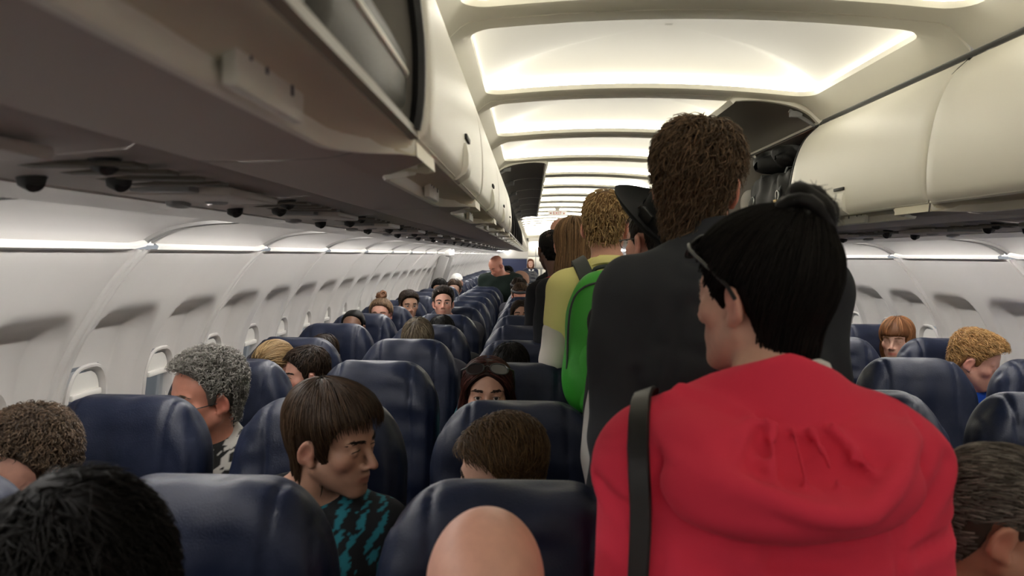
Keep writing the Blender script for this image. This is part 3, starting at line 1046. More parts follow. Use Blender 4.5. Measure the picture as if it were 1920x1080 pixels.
def hair(parent, Rh, hc, hs, st, h=0.006):
    line = np.array(st.get('line', SHORT))
    th = st.get('thick', 0.016); top = st.get('top', 0.0)
    seed = st.get('seed', 1)
    vols = st.get('vols', [])
    nz, nsc = st.get('noise', (0.004, 60))

    def full(p, rough=True):
        d = skull(p) - th * (1.0 if st.get('cover', False) else np.clip((p[2] + 0.10) / 0.12, 0.35, 1)) - top * np.clip((p[2] - 0.04) / 0.08, 0, 1) - st.get('front', 0.0) * np.clip((p[1] - 0.0) / 0.09, 0, 1) * np.clip((p[2] - 0.03) / 0.05, 0, 1)
        for v in vols:
            d = smin(d, ell(p, v[0], v[1]) if len(v) == 2 else cone(p, *v[:4]), 0.03)
        if rough: d = d - nz * vnoise(p, nsc, seed)
        return d

    zlo = min(-0.11, line[:, 1].min() - 0.02)
    for v in vols:
        zlo = min(zlo, v[0][2] - v[1][2] - 0.02 if len(v) == 2 else min(v[0][2], v[1][2]) - v[3] - 0.02)
    ylo = min([-0.17] + [v[0][1] - (v[1][1] if len(v) == 2 else v[2]) - 0.02 for v in vols])
    xs = np.arange(-0.15, 0.151, h); ys = np.arange(ylo, 0.151, h); zs = np.arange(zlo, 0.20, h)
    P = gridpts(xs, ys, zs)
    D = full(P)
    zm = np.interp(P[1], line[:, 0], line[:, 1]) - st.get('drop', 0.0) * np.abs(P[0]) / 0.07
    D = smax(D, (zm - P[2]) * 0.75, 0.012)
    D = smax(D, -(skull(P) + 0.006), 0.004)
    V, Q = snets(D, xs, ys, zs)
    col = np.array(st['col']); col2 = np.array(st.get('col2', col * 1.8))
    r = np.random.default_rng(seed)
    cols = np.tile(col * 0.75, (len(V), 1))
    Vh = V
    N = st.get('n', 0)
    SV = [frame_verts(V, Rh, hc, hs)]; SQ = [Q]; SCc = [cols]
    if N:
        zc = np.interp(V[:, 1], line[:, 0], line[:, 1]) - st.get('drop', 0.0) * np.abs(V[:, 0]) / 0.07
        outer = np.nonzero((full(V.T) > -0.004) & (V[:, 2] > zc + 0.002))[0]
        idx = r.choice(outer, N)
        p = V[idx] + r.normal(0, h * 0.4, (N, 3))
        steps = st.get('steps', 9); ln = st.get('len', 0.05) * r.uniform(0.6, 1.2, N)
        crown = np.array(st.get('crown', (0, -0.055, 0.125)))
        mode = st.get('mode', 'crown')
        lift0 = st.get('lift', 0.002); lift1 = st.get('lift1', 0.004)
        amp = st.get('amp', 0.0); turns = st.get('turns', 2.0)
        grav = st.get('grav', 0.5); wild = st.get('wild', 0.25)
        ph = r.uniform(0, 6.28, N); wv = r.normal(0, 1, (N, 3)) * wild
        lk = r.uniform(0, 1, N)
        path, nrm, bin_ = [], [], []
        for i in range(steps):
            e = 0.002
            d0 = full(p.T, False)
            g = np.stack([full((p + np.eye(3)[a] * e).T, False) - d0 for a in range(3)], 1)
            g /= np.linalg.norm(g, axis=1)[:, None] + 1e-9
            t = i / (steps - 1)
            tgt = lift0 + (lift1 - lift0) * t + lk * 0.003
            p = p + g * np.clip(tgt - d0, -0.02, 0.02)[:, None] * (1.0 if i == 0 else 0.7)
            if mode == 'crown':
                f = (p - crown); f /= np.linalg.norm(f, axis=1)[:, None] + 1e-6
                f = f + np.array([0, 0, -grav])
            elif mode == 'part':
                f = np.stack([np.where(p[:, 0] - st.get('px', 0.0) > 0, 1.0, -1.0) * 0.9, np.full(N, -0.45), np.full(N, -grav)], 1)
            elif mode == 'point':
                f = np.array(st['point']) - p; f /= np.linalg.norm(f, axis=1)[:, None] + 1e-6
            else:
                f = np.tile(np.array(st['dir'], float), (N, 1)); f[:, 2] -= grav
            f = f + wv
            f = f - g * (f * g).sum(1)[:, None] * (1 - st.get('stick', 0.0))
            f /= np.linalg.norm(f, axis=1)[:, None] + 1e-9
            b = np.cross(f, g)
            q = p
            if amp:
                a = ph + turns * 6.283 * t
                q = p + amp * t ** 0.5 * (np.cos(a)[:, None] * g + np.sin(a)[:, None] * b)
            path.append(q); nrm.append(g); bin_.append(b)
            p = p + f * (ln / steps)[:, None]
        path = np.array(path); nrm = np.array(nrm); bin_ = np.array(bin_)
        px_, py_, pz_ = path[..., 0], path[..., 1], path[..., 2]
        bad = np.zeros(N, bool)
        if not st.get('cover', False):
            bad |= ((np.abs(px_) > 0.055) & (py_ > -0.042) & (py_ < 0.012) & (pz_ < 0.016) & (pz_ > -0.06)).any(0)
        bad |= ((py_ > 0.012) & (pz_ < np.interp(py_, line[:, 0], line[:, 1]) - st.get('drop', 0.0) * np.abs(px_) / 0.07 - st.get('fringe', 0.010))).any(0)
        path, nrm, bin_ = path[:, ~bad], nrm[:, ~bad], bin_[:, ~bad]
        N = path.shape[1]
        rad = st.get('rad', 0.0011)
        prof_r = rad * np.array([1.0] + [1.0 - 0.75 * (i / (steps - 1)) ** 2 for i in range(1, steps)])
        W = []
        for k in range(3):
            a = 2.094 * k
            W.append(path + (math.cos(a) * nrm + math.sin(a) * bin_ * st.get('flat', 1.6)) * prof_r[:, None, None])
        W = np.stack(W, 2)                               # steps, N, 3, xyz
        W = W.transpose(1, 0, 2, 3).reshape(-1, 3)
        base = np.arange(N)[:, None, None] * steps * 3 + np.arange(steps - 1)[None, :, None] * 3
        k = np.arange(3)[None, None, :]; k2 = (np.arange(3) + 1) % 3
        q = np.stack([base + k, base + k2[None, None, :], base + 3 + k2[None, None, :], base + 3 + k], -1).reshape(-1, 4)
        mixv = r.beta(1.3, 2.2, N)[:, None]
        sc_ = (col * (1 - mixv) + col2 * mixv) * r.uniform(0.6, 1.3, N)[:, None]
        SV.append(frame_verts(W, Rh, hc, hs)); SQ.append(q + len(V)); SCc.append(np.repeat(sc_, steps * 3, axis=0))
    return mk('hair', np.concatenate(SV), np.concatenate(SQ), M['hairblack'] if max(st['col']) < 0.006 else M['hair'], parent, cols=np.concatenate(SCc))


def eyeballs(parent, Rh, hc, hs, iris=(0.05, 0.03, 0.02), look=(0, 1, 0)):
    for sx in (-1, 1):
        V, fs = [], []
        n, m = 16, 20
        for i in range(n + 1):
            a = math.pi * i / n
            for j in range(m):
                b = 2 * math.pi * j / m
                V.append((math.sin(a) * math.cos(b), math.cos(a), math.sin(a) * math.sin(b)))
        V = np.array(V)
        for i in range(n):
            for j in range(m): fs.append((i * m + j, i * m + (j + 1) % m, (i + 1) * m + (j + 1) % m, (i + 1) * m + j))
        ang = np.degrees(np.arccos(np.clip(V[:, 1], -1, 1)))
        cols = np.where((ang < 12)[:, None], np.array([0.005, 0.005, 0.005]), np.where((ang < 29)[:, None], np.array(iris), np.array([0.62, 0.55, 0.50])))
        lk = Vector(look).normalized()
        R = Vector((0, 1, 0)).rotation_difference(lk).to_matrix()
        W = V @ np.array(R).T * 0.0128 + np.array([0.031 * sx, 0.0725, 0.002])
        mk('eye', frame_verts(W, Rh, hc, hs), fs, M['eye'], parent, cols=cols)


def brows(parent, Rh, hc, hs, col, thick=1.25, n=60, eyes=True, seed=3):
    r = np.random.default_rng(seed)
    for sx in (-1, 1):
        mb = MB()
        for i in range(n):
            t = r.uniform(0, 1)
            x = 0.012 + 0.036 * t; z = 0.0235 + 0.0055 * math.sin(t * 2.6) - 0.003 * t + r.normal(0, 0.0016 * thick)
            y = 0.0945 - 0.020 * t ** 1.6
            L = 0.010
            dx, dz = L * 0.95, L * (0.30 - 0.7 * t)
            mb.tube([(sx * x, y - 0.002, z), (sx * (x + dx * 0.5), y - 0.003 * t, z + dz * 0.5), (sx * (x + dx), y - 0.004 - 0.006 * t, z + dz)], [0.0009 * thick, 0.0009 * thick, 0.0002], 3, cap=False)
        V = frame_verts(np.concatenate(mb.v), Rh, hc, hs)
        mk('eyebrow', V, mb.f, M['hair'], parent, cols=np.tile(np.array(col), (len(V), 1)))
        if eyes:
            mb = MB()
            pts = [(sx * (0.031 + 0.0145 * math.cos(a)), 0.0725 + 0.0150 * math.sqrt(max(0.05, 1 - (math.cos(a) * 0.93) ** 2)) - 0.0003, 0.001 + 0.0062 * math.sin(a)) for a in np.linspace(0.1, 3.04, 9)]
            mb.tube(pts, [0.0006] + [0.0011] * 7 + [0.0006], 4, cap=False)
            V = frame_verts(np.concatenate(mb.v), Rh, hc, hs)
            mk('eyelashes', V, mb.f, M['hair'], parent, cols=np.tile(np.array(col), (len(V), 1)))


def glasses(parent, Rh, hc, hs, kind='clear', up=0.0, name='glasses', low=0.0):
    r = empty(name); r.parent = parent
    R4 = Matrix.Translation(Vector(hc)) @ Matrix(Rh).to_4x4() @ Matrix.Scale(hs, 4)
    Rt = Matrix.Rotation(math.radians(up), 4, 'X')
    r.matrix_local = R4 @ Rt
    m = MB(); ln = MB()
    for sx in (-1, 1):
        pts = [(sx * (0.034 + 0.025 * math.copysign(abs(math.cos(a)) ** 0.8, math.cos(a))), 0.103 - 0.006 * math.cos(a) * sx * sx - 0.004, low + (0.018 if kind == 'dark' else 0.0135) * math.sin(a)) for a in np.linspace(0, 2 * math.pi, 25)]
        m.tube(pts, 0.0012 if kind == 'clear' else 0.0022, 6, cap=False)
        ln.add(pts[:-1] + [(p[0], p[1] - 0.001, p[2]) for p in pts[:-1]], [tuple(range(24)), tuple(range(24, 48))[::-1]])
        m.tube([(sx * 0.058, 0.096, low + 0.005), (sx * 0.074, 0.080, low + 0.008), (sx * 0.079, 0.0, low + 0.010 + 0.4 * 0), (sx * 0.079, -0.02, 0.004)], 0.0016 if kind == 'clear' else 0.0026, 6)
    m.tube([(-0.010, 0.101, low + 0.004), (0, 0.106, low + 0.007), (0.010, 0.101, low + 0.004)], 0.0012, 6)
    m.build('wire_frame', M['wire'], r)
    ln.build('lenses', M['lens'] if kind == 'dark' else M['clear'], r)
    return r


def on_torso(pts, k, off=0.02, it=12):
    """push points onto the clothed torso surface of a person (root-local)"""
    out, nr = [], []
    for p in pts:
        p = np.array(p, float)
        for _ in range(it):
            Pp = [np.array([p[i], *(p[i] + (1e-3 if a == i else 0) for a in range(3))]) for i in range(3)]
            d = k['torso'](Pp)
            for kk in range(2): d = smin(d, k['arm'](Pp, kk), 0.02)
            g = (d[1:] - d[0]) / 1e-3; g /= np.linalg.norm(g) + 1e-9
            p = p - g * (d[0] - off) * 0.8
        out.append(Vector(p)); nr.append(tuple(g))
    return out, nr


PN = 0
def person(label, head, yaw=0, pitch=0, roll=0, rz=0.0, sit=None, root=None, hs=1.0, sw=0.185, bulk=1.0, skin='fair', eyes='open', jaw=1.0, nose=1.0, fat=0.0,
           hair_=None, top=None, legs=(0.02, 0.02, 0.025), res=0.006, arms=None, brow=None, iris=(0.05, 0.03, 0.02), stubble=0.0, lip=(0.75, 0.55, 0.55), twist=0.0,
           creases=(), group=None, extra=None, look=(0, 1, 0), lean=(0, 0), shz=0.0, neckdrop=0.0):
    """head: world position of the head centre; rz: heading of the body (0 = facing away, pi = facing the camera)"""
    global PN
    PN += 1
    head = Vector(head)
    if root is None:
        root = (head.x, head.y)
    r = empty('person', (root[0], root[1], 0.0), rz)
    tag(r, label, 'person', group)
    Rz = Matrix.Rotation(-rz, 3, 'Z')
    hc = Rz @ (head - Vector((root[0], root[1], 0)))
    Rh = Matrix.Rotation(math.radians(yaw), 3, 'Z') @ Matrix.Rotation(math.radians(-pitch), 3, 'X') @ Matrix.Rotation(math.radians(roll), 3, 'Y')
    nk = hc + Rh @ Vector((0, -0.03, -0.07)) * hs
    nb = nk + Vector((lean[0], lean[1] - 0.015, -0.085 * hs - neckdrop))
    if sit:
        hip = Vector((0.0, 0.0, 0.605))
        knees = [Vector((sx * 0.11, 0.385, 0.585)) for sx in (-1, 1)]
        ank = [Vector((sx * 0.12, 0.36, 0.10)) for sx in (-1, 1)]
    else:
        hz = max(0.55, nb.z * 0.645)
        hip = Vector((0.0, -0.01, hz))
        knees = [Vector((sx * 0.10, 0.02, hz * 0.52)) for sx in (-1, 1)]
        ank = [Vector((sx * 0.11, -0.02, 0.09)) for sx in (-1, 1)]
    T = Matrix.Rotation(math.radians(twist), 3, 'Z')
    sc = nb + Vector((0, -0.012, -0.052 + shz))
    sh = [sc + T @ Vector((sx * sw, 0, -0.012)) for sx in (-1, 1)]
    up = (sc - hip)
    if arms is None:
        if sit:
            arms = [((sx * -0.015, 0.05, -0.26), (sx * -0.06, 0.24, 0.0)) for sx in (-1, 1)]
        else:
            arms = [((sx * 0.022, -0.02, -0.29), (sx * -0.01, 0.10, -0.23)) for sx in (-1, 1)]
    el, wr_ = [], []
    for k in range(2):
        e = sh[k] + Vector(arms[k][0]); w_ = e + Vector(arms[k][1])
        el.append(e); wr_.append(w_)
    B = bulk
    sk = np.array(SKIN[skin] if isinstance(skin, str) else skin)

    def torso(P, o=0.0):
        chest = hip.lerp(sc, 0.68); belly = hip.lerp(sc, 0.34)
        d = cone(P, sh[0], sh[1], 0.058 * B + o, 0.058 * B + o)
        for sx in (-1, 1):
            t = T @ Vector((sx * sw * 0.50, 0, 0))
            d = smin(d, cone(P, chest + t, sc + t * 1.05 + Vector((0, 0, -0.015)), 0.100 * B + o, 0.062 * B + o), 0.05)
            d = smin(d, cone(P, belly + t * 0.75, chest + t, 0.100 * B + o, 0.100 * B + o), 0.05)
            d = smin(d, cone(P, hip + t * 0.8, belly + t * 0.75, 0.112 * B + o, 0.100 * B + o), 0.05)
            i = 0 if sx < 0 else 1
            d = smin(d, cone(P, nb + Vector((sx * 0.025, -0.008, 0.005)), sh[i].lerp(sc, 0.35) + Vector((0, 0, 0.022)), 0.050 + o, 0.046 * B + o), 0.045)
        return d

    def arm(P, k, o=0.0, t0=0.0, t1=2.0):
        d = None
        if t0 < 1:
            a = sh[k].lerp(el[k], t0); b = sh[k].lerp(el[k], min(t1, 1))
            d = cone(P, a, b, 0.056 * B + o, (0.056 - 0.012 * min(t1, 1)) * B + o)
        if t1 > 1:
            a = el[k].lerp(wr_[k], max(0, t0 - 1)); b = el[k].lerp(wr_[k], t1 - 1)
            d2 = cone(P, a, b, 0.044 * B + o, 0.030 + o)
            d = d2 if d is None else smin(d, d2, 0.02)
        return d

    def hand(P, k):
        f = (wr_[k] - el[k]).normalized()
        side = Vector((-1 if k == 0 else 1, 0, 0)); side = (side - f * side.dot(f)).normalized()
        dn = f.cross(side) * (1 if k == 0 else -1)
        if dn.z > 0: dn = -dn
        pc = wr_[k] + f * 0.05
        d = cone(P, wr_[k], pc, 0.028, 0.034)
        for j, (o, L) in enumerate(((-0.027, 0.062), (-0.009, 0.074), (0.009, 0.070), (0.027, 0.054))):
            a = pc + f * 0.022 + side * o * -1
            m_ = a + f * L * 0.55 + dn * 0.012
            b = m_ + f * L * 0.30 + dn * 0.030
            d = smin(d, smin(cone(P, a, m_, 0.0105, 0.0098), cone(P, m_, b, 0.0098, 0.0085), 0.004), 0.006)
        a = wr_[k] + f * 0.025 - side * 0.028
        m_ = a + f * 0.028 - side * 0.026 + dn * 0.01
        d = smin(d, smin(cone(P, a, m_, 0.014, 0.012), cone(P, m_, m_ + f * 0.034 + dn * 0.010, 0.0115, 0.0095), 0.004), 0.008)
        return d

    def leg(P, k, o=0.0):
        hp = hip + Vector(((-1 if k == 0 else 1) * 0.09, 0, -0.03))
        d = cone(P, hp, knees[k], 0.085 * B + o, 0.060 + o)
        d = smin(d, cone(P, knees[k], ank[k], 0.058 + o, 0.040 + o), 0.03)
        return d

    def foot(P, k, o=0.0):
        return cone(P, ank[k] + Vector((0, -0.02, -0.045)), ank[k] + Vector((0, 0.15, -0.055)), 0.042 + o, 0.034 + o)

    pts = [hc, hip, *sh, *el, *wr_, *knees, *ank]
    lo = [min(p[i] for p in pts) - 0.16 for i in range(3)]; hi = [max(p[i] for p in pts) + 0.19 for i in range(3)]
    lo[2] = 0.0
    fr = [(hc[i] - 0.125 * hs, hc[i] + 0.125 * hs) for i in range(3)]
    hcz = max(res * 2.6, 0.014)
    axs = [axis(lo[i], hi[i], [fr[i]], res, hcz) for i in range(3)]
    P = gridpts(*axs)
    D = torso(P, -0.004)
    for k in range(2):
        for f_, pp in ((arm, (sh[k], el[k], wr_[k])), (hand, (wr_[k], wr_[k] + (wr_[k] - el[k]).normalized() * 0.14)), (leg, (hip, knees[k], ank[k])), (foot, (ank[k], ank[k] + Vector((0, 0.16, -0.08))))):
            l = [min(p[i] for p in pp) - 0.15 for i in range(3)]; h = [max(p[i] for p in pp) + 0.15 for i in range(3)]
            s_ = bx(P, l, h, axs)
            Ps = [a[s_] for a in P]
            if Ps[0].size == 0: continue
            D[s_] = smin(D[s_], f_(Ps, k), 0.022 if f_ is not hand else 0.012)
    s_ = bx(P, [min(hc[i], nb[i]) - 0.17 for i in range(3)], [max(hc[i], nb[i]) + 0.17 for i in range(3)], axs)
    Ps = [a[s_] for a in P]
    Ri = np.array(Rh)
    hp_ = [((Ps[0] - hc.x) * Ri[0, a] + (Ps[1] - hc.y) * Ri[1, a] + (Ps[2] - hc.z) * Ri[2, a]) / hs for a in range(3)]
    nkd = cone(Ps, hc + Rh @ Vector((0, -0.028, -0.05)) * hs, nb + Vector((0, 0, -0.03)), 0.053 * hs * (1 + fat * 6), 0.058 * hs * (1 + fat * 6))
    hd = head_sdf(hp_, eyes, jaw, nose, fat) * hs
    hd = smin(hd, nkd, 0.018)
    D[s_] = smin(D[s_], hd, 0.03)
    V, Q = snets(D, *axs)
    q = ((V - np.array(hc)) @ Ri) / hs
    cols = np.tile(sk, (len(V), 1))
    nearhead = np.linalg.norm(q, axis=1) < 0.16
    if skin != 'dark':
        for c_, rr in (((0.042, 0.06, -0.03), 0.022), ((-0.042, 0.06, -0.03), 0.022), ((0, 0.11, -0.034), 0.014), ((0.082, -0.02, -0.01), 0.03), ((-0.082, -0.02, -0.01), 0.03)):
            wgt = np.exp(-(np.linalg.norm(q - np.array(c_), axis=1) / rr) ** 2)[:, None]
            cols = cols * (1 - wgt * np.array([0.0, 0.22, 0.20]))
    lm = np.exp(-((q[:, 2] + 0.066) / 0.0085) ** 4) * np.exp(-(q[:, 0] / 0.0235) ** 6) * (q[:, 1] > 0.075)
    cols = cols * (1 - lm[:, None] * (1 - np.array(lip)))
    if stubble:
        sm = np.clip((-0.035 - q[:, 2]) / 0.02, 0, 1) * np.clip((q[:, 1] + 0.02) / 0.03, 0, 1) * np.clip((q[:, 2] + 0.14) / 0.02, 0, 1) * nearhead
        cols = cols * (1 - sm[:, None] * stubble)
    mk('body', V, Q, M['skin'], r, cols=cols)
    if eyes == 'open':
        eyeballs(r, Rh, hc, hs, iris, look)
    if brow is not None:
        brows(r, Rh, hc, hs, brow, eyes=True, seed=PN)
    if hair_ is not None:
        hs_list = hair_ if isinstance(hair_, list) else [hair_]
        for st in hs_list: hair(r, Rh, hc, hs, dict(st, seed=st.get('seed', PN)), st.get('h', max(0.005, res)))
    # ------------------------------------------------ clothes
    if top is not None:
        hcl = top.get('res', max(0.008, res * 1.8))
        o = top.get('o', 0.012)
        sl = top.get('sleeve', 1.95)
        lo2 = list(lo); hi2 = list(hi)
        hi2[2] = nb.z + 0.13; lo2[2] = hip.z - 0.16 - (0.05 if not sit else 0)
        lo2[2] = min(lo2[2], min(w_.z for w_ in wr_) - 0.08) if sl > 1 else lo2[2]
        lo2[1] -= top.get('backroom', 0.0)
        axs = [np.arange(lo2[i], hi2[i], hcl) for i in range(3)]
        P = gridpts(*axs)
        D = torso(P, o)
        wz = top.get('wr', 0.004)
        wrinkle = wz * (vnoise((P[0], P[1], P[2] * 1.6), 26, PN) + 0.5 * vnoise(P, 60, PN + 50))
        D = smax(D, (hip.z - 0.12) - P[2], 0.01)
        for k in range(2):
            D = smin(D, arm(P, k, o + 0.004, 0.0, sl if not isinstance(sl, tuple) else sl[k]), 0.018)
        D = D + wrinkle
        gr = 0.0; rd = 0.0
        for (pa, pb, dep, wd) in creases:
            kk = dict(torso=torso, arm=arm)
            pl, _ = on_torso([tuple(Vector(pa).lerp(Vector(pb), t)) for t in np.linspace(0, 1, 9)], kk, o + 0.002)
            dd = None
            for i_, (a_, b_) in enumerate(zip(pl[:-1], pl[1:])):
                c_ = cone(P, a_, b_, 0.0, 0.0)
                dd = c_ if dd is None else np.minimum(dd, c_)
            gr = np.maximum(gr, dep * np.exp(-(dd / wd) ** 2)); rd = np.maximum(rd, 0.5 * dep * np.exp(-((dd - 2.3 * wd) / (1.3 * wd)) ** 2))
        D = D + gr - rd
        # collar opening: keep what lies under a tilted plane through the neck base
        nl = top.get('neck', 0.035)
        plane = (P[2] - (nb.z + nl)) - (P[1] - nb.y) * top.get('tilt', -0.55)
        col_d = cone(P, nb + Vector((0, 0, -0.05)), nb + (nk - nb) * 0.9, 0.062 * hs + o, 0.060 * hs + o)
        D = smin(D, col_d, 0.03)
        D = smax(D, plane * 0.85, 0.006)
        if extra is not None:
            D = extra(P, D, dict(nb=nb, sc=sc, hc=hc, sh=sh))
        V, Q = snets(D, *axs)
        V = smooth_mesh(V, Q, 1)
        c1 = np.array(top['col'])
        cols = np.tile(c1, (len(V), 1))
        if 'pat' in top:
            cols = top['pat'](V, cols, dict(nb=nb, sc=sc, hc=hc))
        mk(top.get('name', 'shirt'), V, Q, top.get('mat', M['cloth']), r, cols=cols)
        if 'collar' in top:
            ci = top['collar']
            mb = MB()
            n = 28
            tl = top.get('ctilt', -0.35)
            prf = ((0.060 * hs + 0.010, -0.016), (0.060 * hs + 0.008, 0.012), (0.060 * hs + 0.012, ci[1]), (0.060 * hs + 0.018, ci[1] - 0.003), (0.060 * hs + 0.030, -0.005), (0.060 * hs + 0.036, -0.022))
            Pg = np.zeros((len(prf), n + 1, 3))
            for i, (rad, dz) in enumerate(prf):
                for j in range(n + 1):
                    a = 2 * math.pi * j / n + math.pi / 2
                    dy = rad * math.sin(a)
                    Pg[i, j] = (nb.x + rad * math.cos(a), nb.y + dy * 1.05, nb.z + nl - 0.005 + dz + dy * tl)
            mb.grid(Pg)
            V = np.concatenate(mb.v)
            mk('collar', V, mb.f, M['cloth'], r, cols=np.tile(np.array(ci[0]), (len(V), 1)))
    if legs is not None:
        hcl = max(0.014, res * 2.2)
        lo2 = [lo[0], lo[1], 0.02]; hi2 = [hi[0], hi[1], hip.z + 0.02]
        axs = [np.arange(lo2[i], hi2[i], hcl) for i in range(3)]
        P = gridpts(*axs)
        D = smin(leg(P, 0, 0.012), leg(P, 1, 0.012), 0.02)
        D = smin(D, cone(P, hip + Vector((-0.07, 0, 0)), hip + Vector((0.07, 0, 0)), 0.12 * B, 0.12 * B), 0.04)
        D = smax(D, P[2] - hip.z + 0.01, 0.01)
        D = smax(D, 0.06 - P[2], 0.01) + 0.003 * vnoise(P, 30, PN)
        V, Q = snets(D, *axs)
        mk('trousers', V, Q, M['cloth'], r, cols=np.tile(np.array(legs), (len(V), 1)))
        for k in range(2):
            a = ank[k]
            axs = [np.arange(a[i] - (0.07, 0.10, 0.10)[i], a[i] + (0.07, 0.24, 0.03)[i], 0.012) for i in range(3)]
            axs[2] = np.arange(-0.02, a[2] + 0.03, 0.012)
            P = gridpts(*axs)
            D = smax(foot(P, k, 0.008), 0.002 - P[2], 0.005)
            V, Q = snets(D, *axs)
            mk('shoe', V, Q, M['arm'], r)
    r['_nb'] = 0
    del r['_nb']
    return r, dict(hc=hc, Rh=Rh, nb=nb, sc=sc, sh=sh, el=el, wr=wr_, hip=hip, torso=torso, arm=arm, hs=hs)


BLACK = dict(col=(0.0035, 0.0028, 0.0024), col2=(0.012, 0.0095, 0.008))
DKBROWN = dict(col=(0.016, 0.009, 0.005), col2=(0.045, 0.026, 0.014))
BROWN = dict(col=(0.035, 0.019, 0.010), col2=(0.11, 0.065, 0.034))
BLOND = dict(col=(0.25, 0.14, 0.055), col2=(0.55, 0.36, 0.16))
GINGER = dict(col=(0.24, 0.085, 0.025), col2=(0.45, 0.20, 0.07))
GREY = dict(col=(0.15, 0.14, 0.125), col2=(0.48, 0.46, 0.43))
PI = math.pi

# ---------------------------------------------------------------- the queue in the aisle
# woman in the pink hoodie
def hood(P, D, k):
    nb, sc = k['nb'], k['sc']
    X, Y, Z = P[0] - nb.x, P[1] - nb.y, P[2] - nb.z
    # raised collar round the neck, higher at the back
    q = np.sqrt(X ** 2 + (Y / 1.05) ** 2)
    zc = 0.080 - (Y + 0.08) * 0.30 - np.abs(X) * 0.30
    col = np.sqrt(np.maximum(np.abs(q - 0.084 + (Z - 0.02) * 0.25) - 0.006, 0) ** 2 + np.maximum(np.abs(Z - zc + 0.08) - 0.072, 0) ** 2) - 0.011
    D = smin(D, col, 0.022)
    # bag of the hood lying on the upper back
    bag = ell((X, Y, Z), (-0.01, -0.125, -0.078), (0.165, 0.085, 0.070))
    bag = smin(bag, ell((np.abs(X), Y, Z), (0.105, -0.050, -0.030), (0.075, 0.095, 0.040)), 0.03)
    pit = ell((X, Y, Z), (0.0, -0.185, -0.012), (0.125, 0.062, 0.060))
    bag = smax(bag, -pit, 0.016)
    # gathers that hang from the collar into the hollow, and the drag folds from the shoulders
    for (a, b, ra, rb) in (((-0.060, -0.118, 0.000), (-0.105, -0.182, -0.062), 0.009, 0.003), ((-0.034, -0.124, -0.006), (-0.052, -0.186, -0.070), 0.010, 0.003), ((-0.010, -0.126, -0.010), (-0.006, -0.188, -0.078), 0.008, 0.004),
                           ((0.014, -0.126, -0.010), (0.036, -0.188, -0.080), 0.010, 0.003), ((0.040, -0.120, -0.004), (0.085, -0.180, -0.066), 0.009, 0.003), ((-0.150, -0.040, 0.010), (-0.050, -0.160, -0.050), 0.010, 0.004),
                           ((-0.130, -0.030, 0.022), (-0.035, -0.128, 0.000), 0.009, 0.006), ((0.140, -0.030, 0.016), (0.050, -0.158, -0.040), 0.010, 0.004)):
        bag = smin(bag, cone((X, Y, Z), a, b, ra, rb), 0.014)
    bag = bag + 0.004 * vnoise((X, Y * 0.6, Z), 30, 5)
    gl = cone((X, Y, Z), (-0.075, -0.112, 0.012), (0.035, -0.120, 0.002), 0.0, 0.0)
    bag = bag + 0.006 * np.exp(-(gl / 0.006) ** 2)
    # open rim of the hood: a thick lip running in a curve across the bag
    pts = [(-0.172, -0.060, -0.020), (-0.150, -0.140, -0.048), (-0.100, -0.190, -0.066), (-0.070, -0.203, -0.070), (-0.020, -0.216, -0.084), (0.035, -0.214, -0.090), (0.065, -0.203, -0.080), (0.105, -0.172, -0.050), (0.142, -0.115, -0.022), (0.158, -0.060, -0.012)]
    pts = spline(pts, 24)
    rim = None
    for i, (a, b) in enumerate(zip(pts[:-1], pts[1:])):
        ra, rb = (0.0045 + 0.009 * math.sin(math.pi * min(1, max(0, t / 23))) ** 0.6 for t in (i, i + 1))
        c = cone((X, Y, Z), a, b, ra, rb)
        rim = c if rim is None else np.minimum(rim, c)
    bag = smin(bag, rim, 0.012)
    sk_ = ell((X, Y, Z), (-0.02, -0.14, -0.105), (0.13, 0.07, 0.026))
    bag = smin(bag, sk_, 0.02)
    return smin(D, bag, 0.008)


hw = at(1422, 558, 1.14)
px, py = at(1404, 900, 1.12).x, 1.12
def L(dx, dy, z): return Vector((dx, dy, z))
cr = [((0.138, -0.15, 1.27), (0.132, -0.15, 1.02), 0.013, 0.009), ((0.134, -0.15, 1.140), (-0.04, -0.16, 1.20), 0.010, 0.011),
      ((0.134, -0.15, 1.135), (-0.02, -0.16, 1.125), 0.009, 0.010), ((0.138, -0.15, 1.145), (0.215, -0.10, 1.24), 0.011, 0.010), ((0.138, -0.14, 1.13), (0.235, -0.08, 1.15), 0.009, 0.009),
      ((-0.150, -0.14, 1.25), (-0.146, -0.14, 1.04), 0.010, 0.009), ((-0.146, -0.14, 1.15), (0.02, -0.16, 1.06), 0.009, 0.011), ((-0.150, -0.14, 1.15), (-0.225, -0.08, 1.20), 0.009, 0.010),
      ((0.08, -0.15, 1.08), (-0.10, -0.16, 1.02), 0.008, 0.012), ((0.120, -0.02, 1.36), (0.180, -0.08, 1.28), 0.004, 0.004), ((0.180, -0.08, 1.28), (0.150, -0.14, 1.16), 0.005, 0.005)]
